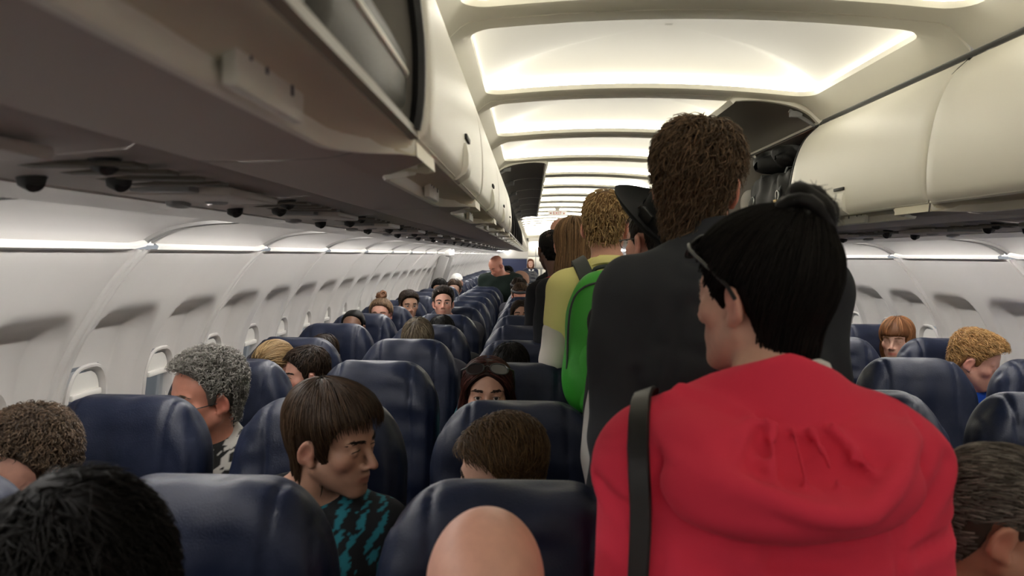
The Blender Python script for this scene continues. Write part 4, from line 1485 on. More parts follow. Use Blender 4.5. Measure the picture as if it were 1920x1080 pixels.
pink, pk_ = person('woman in a bright pink hoodie standing with her back turned, black hair in a bun', hw, yaw=38, pitch=2, roll=0, root=(px, py), sw=0.158, bulk=1.14, shz=-0.020, lean=(-0.018, -0.02), res=0.005, hs=0.95, skin='fair',
       eyes='closed', brow=(0.01, 0.007, 0.005), top=dict(name='hoodie', col=(0.72, 0.040, 0.082), res=0.0065, backroom=0.12, o=0.016, neck=0.03, wr=0.0035, sleeve=1.97), creases=cr, extra=hood,
       hair_=[dict(BLACK, line=[(-0.15, -0.11), (-0.05, -0.10), (-0.034, -0.05), (-0.022, 0.012), (0.0, 0.018), (0.02, -0.02), (0.038, 0.02), (0.055, 0.055), (0.078, 0.078), (0.12, 0.10)],
                   thick=0.016, top=0.002, n=3800, mode='point', point=(0.010, -0.066, 0.122), len=0.13, steps=12, wild=0.05, lift=0.001, lift1=0.003, rad=0.0010, noise=(0.002, 30),
                   vols=[((0.010, -0.068, 0.110), (0.034, 0.032, 0.020))])], legs=(0.02, 0.025, 0.05))


def bun(parent, k, c, col, seed=2, sc=1.0, loops=9):
    r = np.random.default_rng(seed)
    mb = MB()
    for i in range(loops):
        a0 = r.uniform(0, 6.28); tl = r.normal(0, 0.6); rr = r.uniform(0.016, 0.030) * sc
        Rm = Matrix.Rotation(tl, 3, 'X') @ Matrix.Rotation(r.normal(0, 0.7), 3, 'Y')
        pts = [Vector(c) + Rm @ Vector((rr * 1.25 * math.cos(a0 + t), rr * math.sin(a0 + t), 0.010 * sc * math.sin(2 * t + i))) for t in np.linspace(0, 5.6, 18)]
        mb.tube(pts, [0.004 * sc] + [0.0095 * sc + 0.0015 * math.sin(j * 1.7) for j in range(16)] + [0.002 * sc], 8)
    for i in range(int(40)):
        d = Vector(r.normal(size=3)).normalized(); d.z = abs(d.z)
        p0 = Vector(c) + d * 0.024 * sc; t_ = d.cross(Vector(r.normal(size=3))).normalized()
        mb.tube([p0, p0 + d * 0.010 * sc + t_ * 0.01 * sc, p0 + d * 0.012 * sc + t_ * 0.028 * sc], [0.0014, 0.001, 0.0003], 3, cap=False)
    V = frame_verts(np.concatenate(mb.v), k['Rh'], k['hc'], k['hs'])
    mk('hair_bun', V, mb.f, M['hair'], parent, cols=np.tile(np.array(col), (len(V), 1)))


bun(pink, pk_, (0.014, -0.072, 0.124), (0.0055, 0.0045, 0.004), sc=1.2, loops=11)
glasses(pink, pk_['Rh'], pk_['hc'] + pk_['Rh'] @ Vector((0, -0.005, 0.01)), 1.12, 'dark', up=38, name='sunglasses')


def strap_path(pts, wd, th, nrm):
    """flat ribbon strap through points, width wd, thickness th, nrm: outward direction per point"""
    P = [Vector(p) for p in pts]
    rows = []
    for i, p in enumerate(P):
        t = (P[min(i + 1, len(P) - 1)] - P[max(i - 1, 0)]).normalized()
        n = Vector(nrm[i] if isinstance(nrm, list) else nrm); n = (n - t * n.dot(t)).normalized()
        b = t.cross(n)
        rows.append([p + b * wd / 2, p + b * wd * 0.42 + n * th, p - b * wd * 0.42 + n * th, p - b * wd / 2, p + b * wd / 2])
    return np.array([[tuple(q) for q in r_] for r_ in rows])


# strap of the shoulder bag the woman in pink carries on her left side
bagr = empty('shoulder_bag', (px, py, 0))
tag(bagr, 'black shoulder bag hung by its strap from the left shoulder of the woman in pink', 'bag')
nb, sc = pk_['nb'], pk_['sc']
pts = [(-0.150, 0.06, sc.z + 0.02), (-0.150, 0.0, sc.z + 0.08), (-0.158, -0.06, sc.z + 0.05), (-0.170, -0.12, sc.z - 0.04), (-0.178, -0.14, sc.z - 0.12), (-0.182, -0.14, sc.z - 0.22), (-0.20, -0.13, sc.z - 0.32), (-0.235, -0.09, sc.z - 0.42)]
sp = [tuple(p) for p in spline(pts, 30)]
o_, n_ = on_torso(sp, pk_, 0.026)
MB().grid(strap_path(o_, 0.030, 0.004, n_)).build('strap', M['strap'], bagr)
MB().box((-0.30, -0.05, sc.z - 0.56), (0.10, 0.30, 0.26), 0.03).build('bag_body', M['strap'], bagr)

# pale undershirt collar showing at the right of her neck
nb = pk_['nb']
MB().tube(spline([(0.04, -0.078, nb.z + 0.045), (0.075, -0.055, nb.z + 0.052), (0.098, -0.015, nb.z + 0.040), (0.105, 0.03, nb.z + 0.01)], 14), [0.006] + [0.014] * 12 + [0.008], 8).build('undershirt_collar', M['ledge'], pink)

# tall man in the charcoal shirt
tw = at(1308, 352, 1.62)
TCR = [((-0.15, -0.1, 1.42), (0.12, -0.12, 1.36), 0.006, 0.012), ((-0.17, -0.1, 1.33), (0.10, -0.13, 1.26), 0.006, 0.012), ((-0.17, -0.1, 1.22), (0.10, -0.13, 1.17), 0.006, 0.012), ((-0.15, -0.12, 1.40), (-0.165, -0.1, 1.05), 0.010, 0.010), ((-0.20, -0.08, 1.28), (-0.16, -0.10, 1.20), 0.007, 0.010), ((-0.12, -0.10, 1.50), (0.05, -0.12, 1.46), 0.005, 0.010)]
tall, tk = person('tall man in a charcoal shirt with thick wavy brown hair, back turned', tw, yaw=-22, pitch=-2, roll=3, root=(at(1378, 700, 1.62).x, 1.60), sw=0.185, bulk=1.04, res=0.005, hs=0.98, skin='red', eyes='closed',
                  top=dict(col=(0.030, 0.032, 0.037), neck=0.03, wr=0.008, o=0.014, res=0.008, collar=((0.030, 0.032, 0.038), 0.040)), creases=TCR, legs=(0.02, 0.02, 0.03), shz=-0.01, lean=(0.055, 0.0),
                  hair_=dict(col=(0.040, 0.023, 0.012), col2=(0.20, 0.125, 0.070), line=[(-0.15, -0.095), (-0.06, -0.088), (-0.040, -0.04), (-0.028, 0.014), (0.0, 0.024), (0.008, -0.020), (0.022, -0.024), (0.034, 0.02), (0.055, 0.052), (0.075, 0.078), (0.12, 0.10)], thick=0.010, top=0.012, front=0.006, n=3600, mode='crown', crown=(0.01, -0.030, 0.15), len=0.060, steps=11, wild=0.40, grav=0.35,
                             lift=0.001, lift1=0.012, amp=0.0065, turns=0.8, rad=0.0015, noise=(0.006, 60)))

# man in the black hat and black suit
hw2 = at(1230, 458, 2.15)
hat_m, hk = person('man in a wide-brimmed black hat and black suit, standing behind the tall man', hw2, yaw=32, pitch=2, roll=4, root=(at(1250, 700, 2.15).x, 2.13), lean=(0.045, 0), shz=-0.018, sw=0.172, bulk=1.0, res=0.006, hs=0.95, skin='pink', eyes='closed',
                   brow=(0.03, 0.02, 0.012), top=dict(name='suit_jacket', col=(0.010, 0.010, 0.011), neck=0.02, wr=0.005, o=0.016, res=0.01, collar=((0.68, 0.67, 0.66), 0.036)), legs=(0.006, 0.006, 0.007),
                   hair_=dict(DKBROWN, thick=0.006, line=SHORT, n=500, len=0.03))
glasses(hat_m, hk['Rh'], hk['hc'], 0.95)


def hat(parent, k):
    prf = [(0.0, 0.118), (0.035, 0.119), (0.062, 0.116), (0.080, 0.106), (0.088, 0.085), (0.092, 0.03), (0.094, 0.012), (0.105, 0.006), (0.13, 0.004), (0.16, 0.008), (0.182, 0.018), (0.186, 0.022), (0.183, 0.016), (0.16, 0.003), (0.13, -0.002), (0.100, 0.0), (0.090, 0.004), (0.085, 0.07)]
    n = 48
    Pg = np.zeros((len(prf), n + 1, 3))
    for i, (rr, z) in enumerate(prf):
        for j in range(n + 1):
            a = 2 * PI * j / n
            dent = -0.022 * math.exp(-(math.cos(a) / 0.35) ** 2) * (math.sin(a) > -2) * (1 if i < 3 else 0) * 0.6
            Pg[i, j] = (rr * math.cos(a) * 0.95, rr * math.sin(a) * 1.12 - 0.01, z + dent + 0.03 * (rr / 0.186) ** 2 * math.cos(a) ** 2 * (rr > 0.1))
    R = Matrix.Rotation(math.radians(38), 3, 'X')
    mb = MB().grid(Pg)
    V = frame_verts((np.concatenate(mb.v) @ np.array(R).T) + np.array([0.0, -0.036, 0.046]), k['Rh'], k['hc'], k['hs'])
    h_ = mk('hat', V, mb.f, M['felt'], parent)
    mb = MB()
    Pg = np.zeros((3, n + 1, 3))
    for i, z in enumerate((0.010, 0.024, 0.040)):
        for j in range(n + 1):
            a = 2 * PI * j / n
            Pg[i, j] = (0.0955 * math.cos(a) * 0.95, 0.0955 * math.sin(a) * 1.12 - 0.01, z)
    mb.grid(Pg).box((-0.088, 0.0, 0.03), (0.014, 0.055, 0.034), 0.005)
    V = frame_verts((np.concatenate(mb.v) @ np.array(R).T) + np.array([0.0, -0.036, 0.046]), k['Rh'], k['hc'], k['hs'])
    mk('hat_band', V, mb.f, M['strap'], h_)


hat(hat_m, hk)

# blond man in the yellow T-shirt with the green backpack
bw = at(1136, 428, 2.85)
broot = (at(1140, 560, 2.85).x, 2.83)
blond, bk = person('blond man in a pale yellow T-shirt with a white arm sleeve, wearing a green backpack', bw, yaw=-14, pitch=6, root=broot, sw=0.152, bulk=1.0, res=0.006, hs=1.0, lean=(0.02, 0), skin='pink', eyes='closed',
                   top=dict(name='t_shirt', col=(0.86, 0.80, 0.32), neck=0.02, wr=0.004, o=0.014, res=0.010, sleeve=0.46, collar=((0.86, 0.80, 0.34), 0.012)), legs=(0.02, 0.02, 0.03), shz=-0.015,
                   arms=[((-0.050, -0.03, -0.25), (0.115, 0.19, -0.09)), ((0.04, -0.02, -0.29), (-0.03, 0.20, -0.15))],
                   hair_=dict(col=(0.21, 0.11, 0.04), col2=(0.62, 0.44, 0.22), thick=0.004, top=0.010, n=1800, len=0.024, steps=7, wild=0.45, grav=0.2, lift1=0.009, rad=0.0016))


def sleeve(parent, k, i, t0, t1, col, name='arm_sleeve', o=0.006):
    pts = [k['sh'][i], k['el'][i], k['wr'][i]]
    axs = [np.arange(min(p[a] for p in pts) - 0.09, max(p[a] for p in pts) + 0.09, 0.008) for a in range(3)]
    P = gridpts(*axs)
    D = k['arm'](P, i, o, t0, t1) + 0.0015 * vnoise(P, 60, 4)
    V, Q = snets(D, *axs)
    mk(name, V, Q, M['cloth'], parent, cols=np.tile(np.array(col), (len(V), 1)))


sleeve(blond, bk, 0, 0.60, 1.96, (0.66, 0.62, 0.56))
M['green'] = mat('green_nylon', (0.035, 0.34, 0.025), 0.55, bump=0.08, bscale=250)
M['gstrap'] = mat('grey_webbing', (0.035, 0.042, 0.042), 0.6, bump=0.1, bscale=300)
bp = empty('backpack', (broot[0], broot[1], 0))
bp.location.x -= 0.02; bp.location.z += 0.035   # rides high on the back
tag(bp, 'bright green backpack with grey shoulder straps on the back of the blond man', 'backpack')
nb, sc = bk['nb'], bk['sc']
axs = [np.arange(-0.20, 0.201, 0.009), np.arange(-0.36, -0.07, 0.009), np.arange(sc.z - 0.52, sc.z + 0.06, 0.009)]
P = gridpts(*axs)
zc = P[2] - (sc.z - 0.22)
hwid = 0.150 - 0.02 * (zc / 0.25)
a = np.abs(P[0]) / hwid; b = np.abs(zc) / 0.25; c = (P[1] + 0.205) / (0.095 - 0.03 * np.clip(zc / 0.25, -1, 1))
D = ((np.abs(a) ** 4 + np.abs(b) ** 4 + np.abs(c) ** 3.0) ** 0.27 - 1) * 0.09 + 0.003 * vnoise(P, 30, 8)
D = np.minimum(D, 9)
V, Q = snets(D, *axs)
mk('main_bag', V, Q, M['green'], bp)
axs2 = [np.arange(-0.14, 0.141, 0.009), np.arange(-0.36, -0.15, 0.009), np.arange(sc.z - 0.50, sc.z - 0.14, 0.009)]
P = gridpts(*axs2)
D = ((np.abs(P[0] / 0.11) ** 4 + np.abs((P[2] - (sc.z - 0.33)) / 0.13) ** 4 + np.abs((P[1] + 0.27) / 0.055) ** 3.0) ** 0.27 - 1) * 0.05
V, Q = snets(D, *axs2)
mk('front_pocket', V, Q, M['green'], bp)
MB().tube(spline([(-0.145, -0.275, sc.z - 0.30), (-0.135, -0.270, sc.z - 0.10), (-0.09, -0.262, sc.z - 0.025), (0, -0.255, sc.z - 0.008), (0.09, -0.262, sc.z - 0.025), (0.135, -0.270, sc.z - 0.10), (0.145, -0.275, sc.z - 0.30)], 40), 0.004, 6).build('zip', M['gstrap'], bp)
MB().tube(spline([(-0.05, -0.16, sc.z + 0.005), (-0.045, -0.165, sc.z + 0.035), (0, -0.168, sc.z + 0.045), (0.045, -0.165, sc.z + 0.035), (0.05, -0.16, sc.z + 0.005)], 16), 0.008, 8).build('handle', M['gstrap'], bp)
for sx in (-1, 1):
    pts = spline([(sx * 0.085, -0.14, sc.z + 0.02), (sx * 0.100, -0.09, sc.z + 0.06), (sx * 0.105, -0.03, sc.z + 0.08), (sx * 0.11, 0.03, sc.z + 0.05), (sx * 0.115, 0.09, sc.z - 0.04), (sx * 0.13, 0.11, sc.z - 0.2), (sx * 0.16, 0.02, sc.z - 0.36), (sx * 0.13, -0.13, sc.z - 0.42)], 32)
    o_, n_ = on_torso([tuple(p) for p in pts], bk, 0.022)
    MB().grid(strap_path([p + Vector((0.02, 0, -0.035)) for p in o_], 0.056, 0.012, n_)).build('shoulder_strap', M['gstrap'], bp)
MB().box((0.02, -0.292, sc.z - 0.12), (0.08, 0.012, 0.035), 0.005).build('patch', mat('pale_patch', (0.5, 0.46, 0.33), 0.7), bp)

# woman with long light-brown hair
LONG = [(-0.15, -0.40), (0.0, -0.40), (0.02, -0.30), (0.036, 0.0), (0.055, 0.05), (0.078, 0.075), (0.12, 0.095)]
person('woman with long straight light-brown hair and dark clothes standing ahead of the blond man', at(1074, 460, 3.55), yaw=4, root=(at(1100, 560, 3.55).x, 3.55), lean=(0.045, 0), sw=0.150, bulk=0.92, res=0.008, skin='fair', eyes='closed',
       top=dict(name='jacket', col=(0.012, 0.013, 0.016), res=0.012, neck=0.03), legs=(0.015, 0.015, 0.02),
       hair_=dict(col=(0.10, 0.052, 0.022), col2=(0.30, 0.18, 0.09), line=LONG, cover=True, thick=0.010, n=1600, mode='crown', crown=(0, -0.02, 0.15), len=0.34, steps=14, wild=0.08, grav=1.2, rad=0.0026, lift1=0.004,
                  vols=[((0, -0.075, -0.12), (0.088, 0.055, 0.14)), ((0, -0.085, -0.25), (0.085, 0.045, 0.12))]))
# person in black with a red hood
jk, jkk = person('dark-haired man in a black jacket with a red-lined hood in the aisle queue', at(1033, 470, 4.7), yaw=15, pitch=4, root=(at(1056, 540, 4.7).x, 4.72), lean=(0.06, 0), neckdrop=0.045, sw=0.150, res=0.009, skin='dark', eyes='closed',
       top=dict(name='jacket', col=(0.007, 0.007, 0.009), res=0.013, neck=0.02), legs=(0.01, 0.01, 0.012), hair_=dict(BLACK, thick=0.006, line=SHORT, n=0))
sc = jkk['sc']
axs = [np.arange(-0.2, 0.2, 0.012), np.arange(-0.22, 0.1, 0.012), np.arange(sc.z - 0.12, sc.z + 0.14, 0.012)]
P = gridpts(*axs)
D = ell((P[0] - jkk['nb'].x, P[1] - jkk['nb'].y, P[2] - sc.z), (0, -0.10, 0.05), (0.135, 0.065, 0.055), np.array(Matrix.Rotation(math.radians(25), 3, 'X')))
D = smax(D, -ell((P[0] - jkk['nb'].x, P[1] - jkk['nb'].y, P[2] - sc.z), (0, -0.05, 0.10), (0.08, 0.06, 0.05)), 0.01)
V, Q = snets(D, *axs)
mk('hood', V, Q, M['cloth'], jk, cols=np.tile(np.array((0.50, 0.022, 0.03)), (len(V), 1)))
person('bald man glimpsed above the queue behind the long-haired woman', at(1051, 442, 5.4), root=(at(1096, 520, 5.4).x, 5.42), lean=(0.12, 0), neckdrop=0.03, sw=0.15, res=0.010, skin='pink', eyes='closed', top=dict(col=(0.02, 0.02, 0.025), res=0.014), hair_=None)
person('short-haired man in dark clothes farthest along the aisle queue, nearest the galley', at(1026, 484, 8.4), root=(at(1050, 540, 8.4).x, 8.42), lean=(0.10, 0), neckdrop=0.04, sw=0.15, res=0.010, skin='dark', eyes='closed', top=dict(col=(0.012, 0.012, 0.014), res=0.014), hair_=dict(BLACK, thick=0.006))
# attendant by the galley, facing the camera
at_, ak = person('cabin attendant with auburn hair, pale scarf and light apron by the galley', at(995, 494, 22.0), rz=PI, root=(at(996, 510, 22.0).x, 22.0), res=0.012, skin='fair', eyes='open', brow=(0.05, 0.02, 0.01), sw=0.16, bulk=0.9,
       top=dict(name='uniform', col=(0.03, 0.035, 0.06), res=0.014), hair_=dict(col=(0.16, 0.05, 0.02), col2=(0.35, 0.14, 0.05), line=BOB, cover=True, thick=0.016, n=300, len=0.12, rad=0.003, vols=[((0, -0.04, -0.06), (0.10, 0.07, 0.10))]))
sc = ak['sc']
MB().box((0, 0.125, sc.z - 0.32), (0.20, 0.014, 0.55), 0.006).build('apron', M['bulk'], at_)
MB().tube([(-0.06, 0.06, sc.z + 0.03), (-0.02, 0.12, sc.z - 0.03), (0.0, 0.13, sc.z - 0.10)], 0.02, 8).tube([(0.06, 0.06, sc.z + 0.03), (0.02, 0.12, sc.z - 0.03), (0.0, 0.13, sc.z - 0.10)], 0.02, 8).build('scarf', M['shade'], at_)
# bald man bending over the seats half way down
bm, bmk = person('bald man in a dark green polo bending over the left seats half way down', at(931, 499, 9.45), yaw=-50, pitch=38, rz=PI, root=(at(918, 530, 9.62).x, 9.62), res=0.009, skin='red', eyes='closed', brow=(0.05, 0.03, 0.02), sw=0.20, bulk=1.15, fat=0.004,
       top=dict(name='polo_shirt', col=(0.010, 0.018, 0.014), res=0.012, o=0.016, sleeve=0.8, neck=0.03), hair_=None, neckdrop=-0.01, stubble=0.25)

# ---------------------------------------------------------------- seated passengers (they face the camera)
def lrow(k): return LROW[k]
def seated(label, px_, py_, Y, sx, row, R=False, dy=0.30, **kw):
    """head pixel and depth; body on the seat at x = sx of row depth"""
    yr = (RROW if R else LROW)[row]
    h = at(px_, py_, Y)
    sx = min(RX if R else LX, key=lambda c: abs(c - sx))
    kw.setdefault('lean', ((h.x - sx) * 0.5, 0))
    kw.setdefault('res', 0.006 if Y < 3 else 0.008 if Y < 5 else 0.011)
    return person(label, h, rz=PI, sit=True, root=(sx, yr - dy), **kw)


# bald man just below the camera
seated('bald man in front of the nearest aisle seat, seen from above', 911, 1142, 0.96, -0.50, 0, dy=0.33, pitch=42, yaw=0, res=0.005, skin='pink', eyes='closed', brow=(0.12, 0.08, 0.05), fat=0.003, stubble=0.1,
       top=dict(name='shirt', col=(0.02, 0.022, 0.03), res=0.012), legs=(0.03, 0.03, 0.04))
# black-haired head at lower left
seated('passenger with tousled black hair bowing forward at the lower left', 152, 1142, 0.84, -0.93, 0, dy=0.36, pitch=55, yaw=20, res=0.006, skin='tan', eyes='closed',
       top=dict(name='shirt', col=(0.015, 0.015, 0.018), res=0.012), legs=(0.03, 0.03, 0.04),
       hair_=dict(BLACK, col2=(0.007, 0.0055, 0.0045), thick=0.020, top=0.010, line=MOP, cover=True, crown=(0.03, -0.10, 0.09), n=3600, len=0.07, steps=10, wild=0.35, grav=0.5, lift1=0.012, amp=0.003, turns=0.5, rad=0.0013, noise=(0.008, 50)))
# curly brown man by the window
seated('man with short curly brown hair looking down at the left edge, second row window seat', 46, 888, 1.62, -1.50, 1, pitch=16, yaw=-20, roll=-6, res=0.006, skin='pink', eyes='closed', brow=(0.03, 0.018, 0.01),
       top=dict(name='shirt', col=(0.02, 0.03, 0.08), res=0.012), fat=0.002,
       hair_=dict(col=(0.035, 0.021, 0.012), col2=(0.14, 0.095, 0.06), thick=0.012, top=0.008, line=[(-0.15, -0.078), (-0.06, -0.070), (-0.036, -0.03), (-0.026, 0.020), (0.0, 0.026), (0.008, -0.010), (0.020, 0.0), (0.030, 0.045), (0.045, 0.072), (0.062, 0.088), (0.12, 0.11)], n=2600, len=0.030, steps=9, wild=0.5, amp=0.005, turns=1.2, lift1=0.008, rad=0.0013, noise=(0.005, 80)))
# man with a mop of brown hair, profile to the right


def leafy(c2, scale, seed, thr=0.0, neck_only=False):
    def f(V, cols, k):
        q = (V - np.array(k['nb'])) * scale
        w1 = np.sin(q[:, 0] * 3 + 2.2 * np.sin(q[:, 2] * 1.3 + q[:, 1]) + seed) + 0.7 * np.sin(q[:, 2] * 4.1 + 2.6 * np.sin(q[:, 0] * 1.7 + 1) + q[:, 1] * 2) + 0.6 * np.sin((q[:, 0] + q[:, 2]) * 6.3 + 1.5 * np.sin(q[:, 2] * 3))
        m = (w1 > thr)[:, None]
        if neck_only:
            m = m & (np.abs(V[:, 0] - k['hc'].x) < 0.13)[:, None] & (V[:, 1] > k['nb'].y - 0.03)[:, None]
        return np.where(m, np.array(c2), cols)
    return f


seated('young man with a mop of straight brown hair and sideburns looking down to his left', 626, 826, 1.72, -0.935, 1, pitch=8, yaw=70, roll=4, res=0.0034, hs=1.0, skin=(0.40, 0.225, 0.155), eyes='closed', brow=(0.010, 0.006, 0.0035), nose=1.02, jaw=1.05, stubble=0.22, sw=0.18,
       top=dict(name='shirt', col=(0.008, 0.009, 0.011), res=0.006, neck=0.03, pat=leafy((0.015, 0.14, 0.18), 42, 1, 0.35, True)), legs=(0.03, 0.03, 0.05),
       hair_=dict(col=(0.020, 0.011, 0.0055), col2=(0.068, 0.039, 0.020), thick=0.013, top=0.006, front=0.008, line=[(-0.15, -0.060), (-0.06, -0.055), (-0.036, -0.03), (-0.026, 0.010), (0.0, 0.020), (0.008, -0.045), (0.026, -0.050), (0.034, 0.02), (0.055, 0.055), (0.075, 0.070), (0.12, 0.08)], n=4200, mode='crown', crown=(0, -0.05, 0.14), len=0.085, steps=12, wild=0.10, grav=0.6, lift1=0.004, rad=0.0011, h=0.0045, fringe=0.026))
# woman with short brown hair leaning
seated('woman with short tousled brown hair bowing her head in the second row aisle seat', 934, 890, 1.72, -0.51, 1, pitch=12, yaw=-46, roll=-14, res=0.0045, hs=0.96, skin=(0.44, 0.26, 0.19), eyes='closed', brow=(0.03, 0.018, 0.01), sw=0.165, bulk=0.9,
       top=dict(name='top', col=(0.03, 0.03, 0.04), res=0.012), hair_=dict(col=(0.040, 0.021, 0.008), col2=(0.13, 0.075, 0.030), thick=0.013, top=0.006, front=0.004, line=SHORT, cover=True, fringe=0.02, n=3200, mode='dir', dir=(-0.9, 0.3, 0.0), len=0.075, steps=11, wild=0.22, grav=0.35, lift1=0.008, amp=0.003, turns=0.6, rad=0.0012, noise=(0.006, 45)))
# grey curly man with glasses
gm, gk = seated('man with curly grey hair, wire glasses and a black-and-white leaf-print shirt', 384, 744, 2.33, -1.44, 2, pitch=6, yaw=-42, roll=-4, res=0.0042, hs=1.04, skin='red', eyes='closed', brow=(0.10, 0.08, 0.06), fat=0.006, nose=1.05, sw=0.19, bulk=1.1,
       top=dict(name='leaf_print_shirt', col=(0.02, 0.02, 0.02), res=0.006, neck=0.045, pat=leafy((0.62, 0.60, 0.55), 32, 2, 0.25)), legs=(0.05, 0.05, 0.05),
       hair_=dict(col=(0.115, 0.105, 0.09), col2=(0.46, 0.44, 0.40), thick=0.012, top=0.010, line=[(-0.15, -0.078), (-0.06, -0.070), (-0.036, -0.03), (-0.026, 0.020), (0.0, 0.026), (0.008, -0.016), (0.020, -0.010), (0.028, 0.03), (0.042, 0.066), (0.062, 0.086), (0.12, 0.11)], n=2600, len=0.028, steps=11, wild=0.7, amp=0.0065, turns=1.5, lift1=0.010, rad=0.0015, noise=(0.008, 75)))
glasses(gm, gk['Rh'], gk['hc'], 1.04, low=-0.014)
# woman with sunglasses pushed up
sg, sk2 = seated('woman with auburn hair and sunglasses pushed up on her head, facing the camera', 914, 741, 2.50, -0.585, 2, pitch=-2, yaw=2, res=0.0042, hs=0.95, skin=(0.42, 0.225, 0.155), eyes='open', look=(0, 1, -0.02), brow=(0.02, 0.01, 0.007), iris=(0.02, 0.012, 0.01), sw=0.16, bulk=0.9,
       top=dict(name='top', col=(0.02, 0.02, 0.025), res=0.012),
       hair_=dict(col=(0.020, 0.006, 0.0045), col2=(0.075, 0.022, 0.014), line=[(-0.15, -0.17), (0.01, -0.17), (0.03, -0.10), (0.046, 0.02), (0.062, 0.055), (0.08, 0.078), (0.12, 0.09)], drop=0.03, thick=0.010, n=2000, mode='part', cover=True, len=0.16, steps=11, wild=0.12, grav=0.9, lift1=0.006, rad=0.0014, h=0.005,
                  vols=[((0, -0.045, -0.06), (0.098, 0.06, 0.10))]))
glasses(sg, sk2['Rh'], sk2['hc'] + sk2['Rh'] @ Vector((0, -0.012, 0.020)), 1.13, 'dark', up=42, name='sunglasses')
# fourth row
seated('blonde woman with smooth hair tied back, fourth row window seat on the left', 512, 692, 3.22, -1.53, 3, pitch=16, yaw=-25, skin='fair', eyes='closed', hs=0.88, sw=0.16, bulk=0.9, top=dict(col=(0.1, 0.1, 0.12), res=0.014),
       hair_=dict(col=(0.20, 0.12, 0.05), col2=(0.50, 0.36, 0.19), line=PULL, thick=0.012, n=1200, mode='point', point=(0, -0.14, -0.02), len=0.14, steps=9, wild=0.05, rad=0.0018))
seated('man with short black hair turned to the window, fourth row on the left', 572, 704, 3.16, -1.24, 3, pitch=4, yaw=-58, skin='pink', eyes='closed', hs=0.86, top=dict(col=(0.03, 0.03, 0.04), res=0.014),
       hair_=dict(DKBROWN, thick=0.012, top=0.008, n=1000, len=0.04, wild=0.35, lift1=0.008, rad=0.0018), brow=(0.01, 0.008, 0.006))
seated('dark-haired passenger in a teal top, fourth row aisle seat on the left', 957, 700, 3.16, -0.53, 3, hs=0.88, pitch=22, skin='tan', eyes='closed', top=dict(col=(0.03, 0.15, 0.17), res=0.013, sleeve=1.5), hair_=dict(BLACK, thick=0.012, top=0.006, n=700, rad=0.0018),
       arms=[((-0.09, 0.02, -0.24), (0.1, 0.25, 0.0)), ((0.13, 0.06, -0.22), (-0.06, 0.24, 0.02))])
# fifth row
seated('brown-haired passenger mostly hidden beside the seat, fifth row window on the left', 607, 669, 3.96, -1.50, 4, pitch=20, skin='fair', eyes='closed', hs=0.88, top=dict(col=(0.08, 0.08, 0.1), res=0.015), hair_=dict(DKBROWN, thick=0.010, line=BOB, cover=True, n=600, len=0.08, rad=0.002))
seated('passenger with short ash-grey hair seen from the crown, fifth row middle seat on the left', 784, 643, 3.90, -1.02, 4, hs=0.9, pitch=40, skin='fair', eyes='closed', top=dict(col=(0.04, 0.04, 0.05), res=0.015),
       hair_=dict(col=(0.07, 0.052, 0.032), col2=(0.21, 0.17, 0.115), thick=0.012, top=0.004, n=1100, len=0.05, wild=0.12, rad=0.0018, front=0.004))
# sixth row
seated('child with close-cropped black hair peeping over the seat, sixth row window on the left', 662, 613, 4.62, -1.52, 5, pitch=-6, skin=(0.19, 0.095, 0.06), eyes='open', look=(0, 1, 0.3), hs=0.82, sw=0.13, bulk=0.75, top=dict(col=(0.02, 0.04, 0.25), res=0.015), hair_=dict(BLACK, thick=0.009, n=0))
seated('black-haired passenger behind the fifth row middle seat on the left', 828, 630, 4.66, -1.0, 5, hs=0.9, pitch=25, skin='tan', eyes='closed', top=dict(col=(0.02, 0.02, 0.02), res=0.015), hair_=dict(BLACK, thick=0.014, n=400, rad=0.002))
# seventh row and beyond
bnw, bnk = seated('woman with light-brown hair in a small topknot, seventh row window on the left', 714, 591, 5.32, -1.48, 6, pitch=-2, skin='pink', eyes='open', hs=0.88, sw=0.16, bulk=0.9, brow=(0.10, 0.06, 0.035), top=dict(col=(0.1, 0.1, 0.1), res=0.015),
       hair_=dict(col=(0.10, 0.058, 0.03), col2=(0.27, 0.17, 0.095), line=PULL, thick=0.014, n=700, mode='point', point=(0, -0.04, 0.16), len=0.1, wild=0.15, rad=0.002))
bun(bnw, bnk, (0, -0.03, 0.155), (0.13, 0.06, 0.03), seed=4, sc=1.05, loops=6)
seated('man with short dark hair and tanned face, eighth row on the left', 767, 573, 6.02, -1.38, 7, hs=0.88, pitch=2, yaw=22, skin='tan', eyes='open', brow=(0.008, 0.006, 0.005), stubble=0.25, top=dict(col=(0.05, 0.05, 0.06), res=0.015),
       hair_=dict(DKBROWN, thick=0.010, top=0.010, front=0.004, n=700, len=0.03, wild=0.3, rad=0.002))
seated('smiling man with dark quiffed hair and beard facing the camera, seventh row middle seat', 831, 569, 5.42, -1.06, 6, pitch=-4, yaw=6, skin='pink', eyes='open', brow=(0.012, 0.008, 0.006), stubble=0.3, hs=0.88, top=dict(col=(0.05, 0.05, 0.06), res=0.015), res=0.007,
       hair_=dict(col=(0.011, 0.0065, 0.004), col2=(0.04, 0.022, 0.013), thick=0.006, top=0.014, front=0.006, n=1100, mode='dir', dir=(0.3, -0.9, 0.4), grav=0, len=0.05, wild=0.25, rad=0.002, lift1=0.01))
